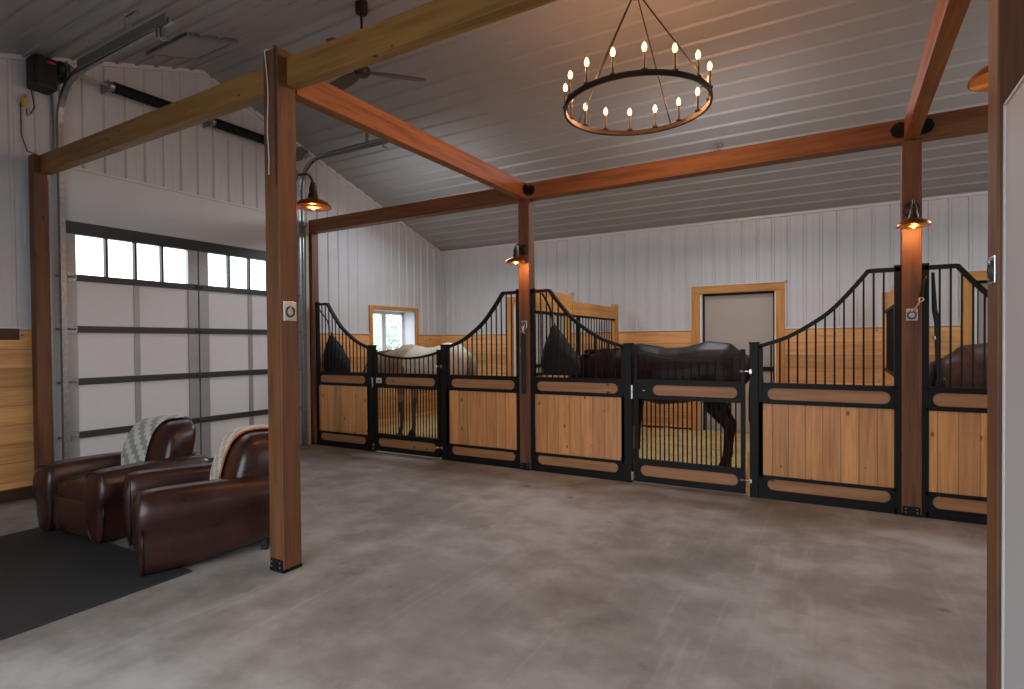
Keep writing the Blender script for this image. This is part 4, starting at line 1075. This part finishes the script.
def draped(name, label, x0, x1, skew, mat, chair, edge=None, dz=0):
    """throw following the front, top and rear of the backrest (chair-local coordinates)"""
    t = thing(name, label, 'blanket', chair[0], chair[1], 'throws over the armchair backs')
    # section of the backrest at x: superellipse |y/.125|^(2/.5).. use exponent path
    path = []
    def back(x, an):
        e = .50; ry, rz, rx = .15+.012, .275+.014, .325
        ca, sa = math.cos(an), math.sin(an)
        py = math.copysign(abs(ca)**e, ca); pz = math.copysign(abs(sa)**e, sa)
        xx = min(abs(x)/rx, .99)
        # shrink near the sides
        # superellipsoid: (|x|^(2/e2)+|y|^(2/e2))^(e2/e1)+|z|^(2/e1)=1
        e1, e2 = .50, .42
        # march outward along the (py,pz) direction
        lo, hi = .2, 1.2
        for _ in range(22):
            m = (lo+hi)/2
            val = (xx**(2/e2)+abs(py*m)**(2/e2))**(e2/e1)+abs(pz*m)**(2/e1)
            if val < 1: lo = m
            else: hi = m
        y, z = ry*py*lo, rz*pz*lo; k = (z+.27)/.54
        return (x*(1.0-.30*max(0,k-.5)**1.5), .205 + y + .13*k*k, .565+z)
    nA, nW = 44, 12; mb = MB(); uv = []
    Ls = 0; prev = None
    for i in range(nA+1):
        f_ = i/nA; an = math.radians(205 - 200*f_)       # front (y<0) -> top -> rear
        for j in range(nW+1):
            w = j/nW; x = x0+(x1-x0)*w + skew*(f_-.5)
            p = back(x, an)
            wob = .004*math.sin(j*1.7+i*.25)
            mb.v.append((p[0], p[1]+(-.004 if f_<.5 else .004)+wob, p[2]+.003))
        m = Vector(mb.v[i*(nW+1)+nW//2])
        if prev is not None: Ls += (m-prev).length
        prev = m
        for j in range(nW+1): uv.append(((x1-x0)*j/nW, Ls+5))
    for i in range(nA):
        for j in range(nW):
            q = i*(nW+1)+j; mb.f.append((q,q+1,q+nW+2,q+nW+1))
    o = mb.build('cloth', mat, t, smooth='all', local=True, uvs=uv)
    sd = o.modifiers.new('solid','SOLIDIFY'); sd.thickness=.008; sd.offset=1
    if edge:
        for jj in (0, nW):
            MB().tube([mb.v[i*(nW+1)+jj] for i in range(nA+1)], .008, 6).build('edge_fringe', edge, t, smooth='all', local=True)
    return t
draped('throw_blanket', 'grey and white checked throw over the back of the far left armchair', -.24, .12, 0.08, M['throw_grey'], CH1)
draped('throw_blanket', 'cream throw with a rust edge over the back of the armchair beside the post', -.26, .08, 0.08, M['throw_cream'], CH2, M['orange'])

# ------------------------------------------------------------------ outdoors
struct(MB().box(-60, -7.3, -30, 45, -.3, -.15).box(-7.25, 30, -30, -.9, -.3, -.15).build('ground', M['grass']), 'neutral grey ground outside, unseen, toned to avoid green bounce light', 'ground')
def tree(x, y, h, r, label):
    t = thing('tree', label, 'tree', (x, y, -.15), 0, 'trees outside the window')
    MB().tube([(x,y,-.15),(x+.05,y,h*.3),(x,y+.05,h*.6)], [.14,.1,.06], 8).build('trunk', M['bark'], t)
    mb = MB(); rr = random.Random(int(x*10+y*7))
    for k in range(1400):
        u = rr.random()*2-1; th = rr.random()*2*PI; q = rr.random()**.4; s_ = math.sqrt(1-u*u)
        c = Vector((x+r*q*s_*math.cos(th), y+r*q*s_*math.sin(th), h*.58+h*.42*q*u))
        a_ = Vector((rr.random()-.5, rr.random()-.5, rr.random()-.5)).normalized()*.10; b_ = a_.cross(Vector((rr.random()-.5,rr.random()-.5,rr.random()-.5)).normalized())
        mb.add([c-a_, c+b_, c+a_, c-b_], [(0,1,2,3)])
    mb.build('foliage', M['leaf'], t)
tree(-13, 11.8, 2.9, 1.5, 'leafy green tree outside, left in the stall window')
tree(-14, 15.0, 2.8, 1.5, 'leafy green tree outside, middle of the stall window')
tree(-13, 18.3, 3.0, 1.6, 'leafy green tree outside, right in the stall window')

# ------------------------------------------------------------------ light
w = bpy.data.worlds.new('sky'); bpy.context.scene.world = w; w.use_nodes = True
bg = w.node_tree.nodes['Background']; bg.inputs[0].default_value = (.86,.93,1.0,1); bg.inputs[1].default_value = 4.0
def area(name, loc, rot, sx, sy, e, col=(1,1,1)):
    L = bpy.data.lights.new(name, 'AREA'); L.shape='RECTANGLE'; L.size=sx; L.size_y=sy; L.energy=e; L.color=col
    o = bpy.data.objects.new(name, L); C.objects.link(o); o.location=loc; o.rotation_euler=rot; return o
area('opening_fill', (-2.1, YF-.05, 1.55), (math.radians(90),0,0), 3.7, 2.7, 10, (.93,.97,1.0))  # fill lamp added in the opening behind the camera
area('east_bay_fill', (XE-.1, 4.3, 2.3), (math.radians(90),0,math.radians(90)), 3.2, 2.6, 45, (.92,.96,1.0))  # fill lamp added in front of the solid right gable, no opening there
for x in (-5.1, -1.3, 2.4):
    area('beam_fill', (x, 6.05, 3.34), (math.radians(102),0,0), 1.6, .12, 9, (.92,.96,1.0))  # added fill hidden behind the beam, brightens stall ceiling and back wall
    area('stall_fill', (x, 7.1, 3.62), (math.radians(-18),0,0), 1.2, .5, 40, (.88,.94,1.0))  # overhead fill added to brighten each stall, no fixture there

# ------------------------------------------------------------------ camera
f, yaw, pitch, roll, cyp = 565.0, 30.179, -.770, -.478, 350.926
a_, b_, c_ = map(math.radians, (yaw, pitch, roll))
fw = Vector((-math.sin(a_)*math.cos(b_), math.cos(a_)*math.cos(b_), math.sin(b_)))
r = Vector((math.cos(a_), math.sin(a_), 0)); u = r.cross(fw)
r2 = r*math.cos(c_)+u*math.sin(c_); u2 = u*math.cos(c_)-r*math.sin(c_)
cam = bpy.data.cameras.new('camera'); co = bpy.data.objects.new('camera', cam); C.objects.link(co)
co.matrix_world = Matrix(((r2.x,u2.x,-fw.x,0),(r2.y,u2.y,-fw.y,0),(r2.z,u2.z,-fw.z,1.5),(0,0,0,1)))
cam.sensor_width = 36; cam.lens = f*36/1024; cam.shift_y = (cyp-344.5)/1024; cam.clip_start = .02
sc = bpy.context.scene
sc.camera = co
sc.view_settings.view_transform = 'Standard'
sc.view_settings.exposure = 0
sc.cycles.use_denoising = True
sc.cycles.max_bounces = 8
sc.cycles.sample_clamp_indirect = 6
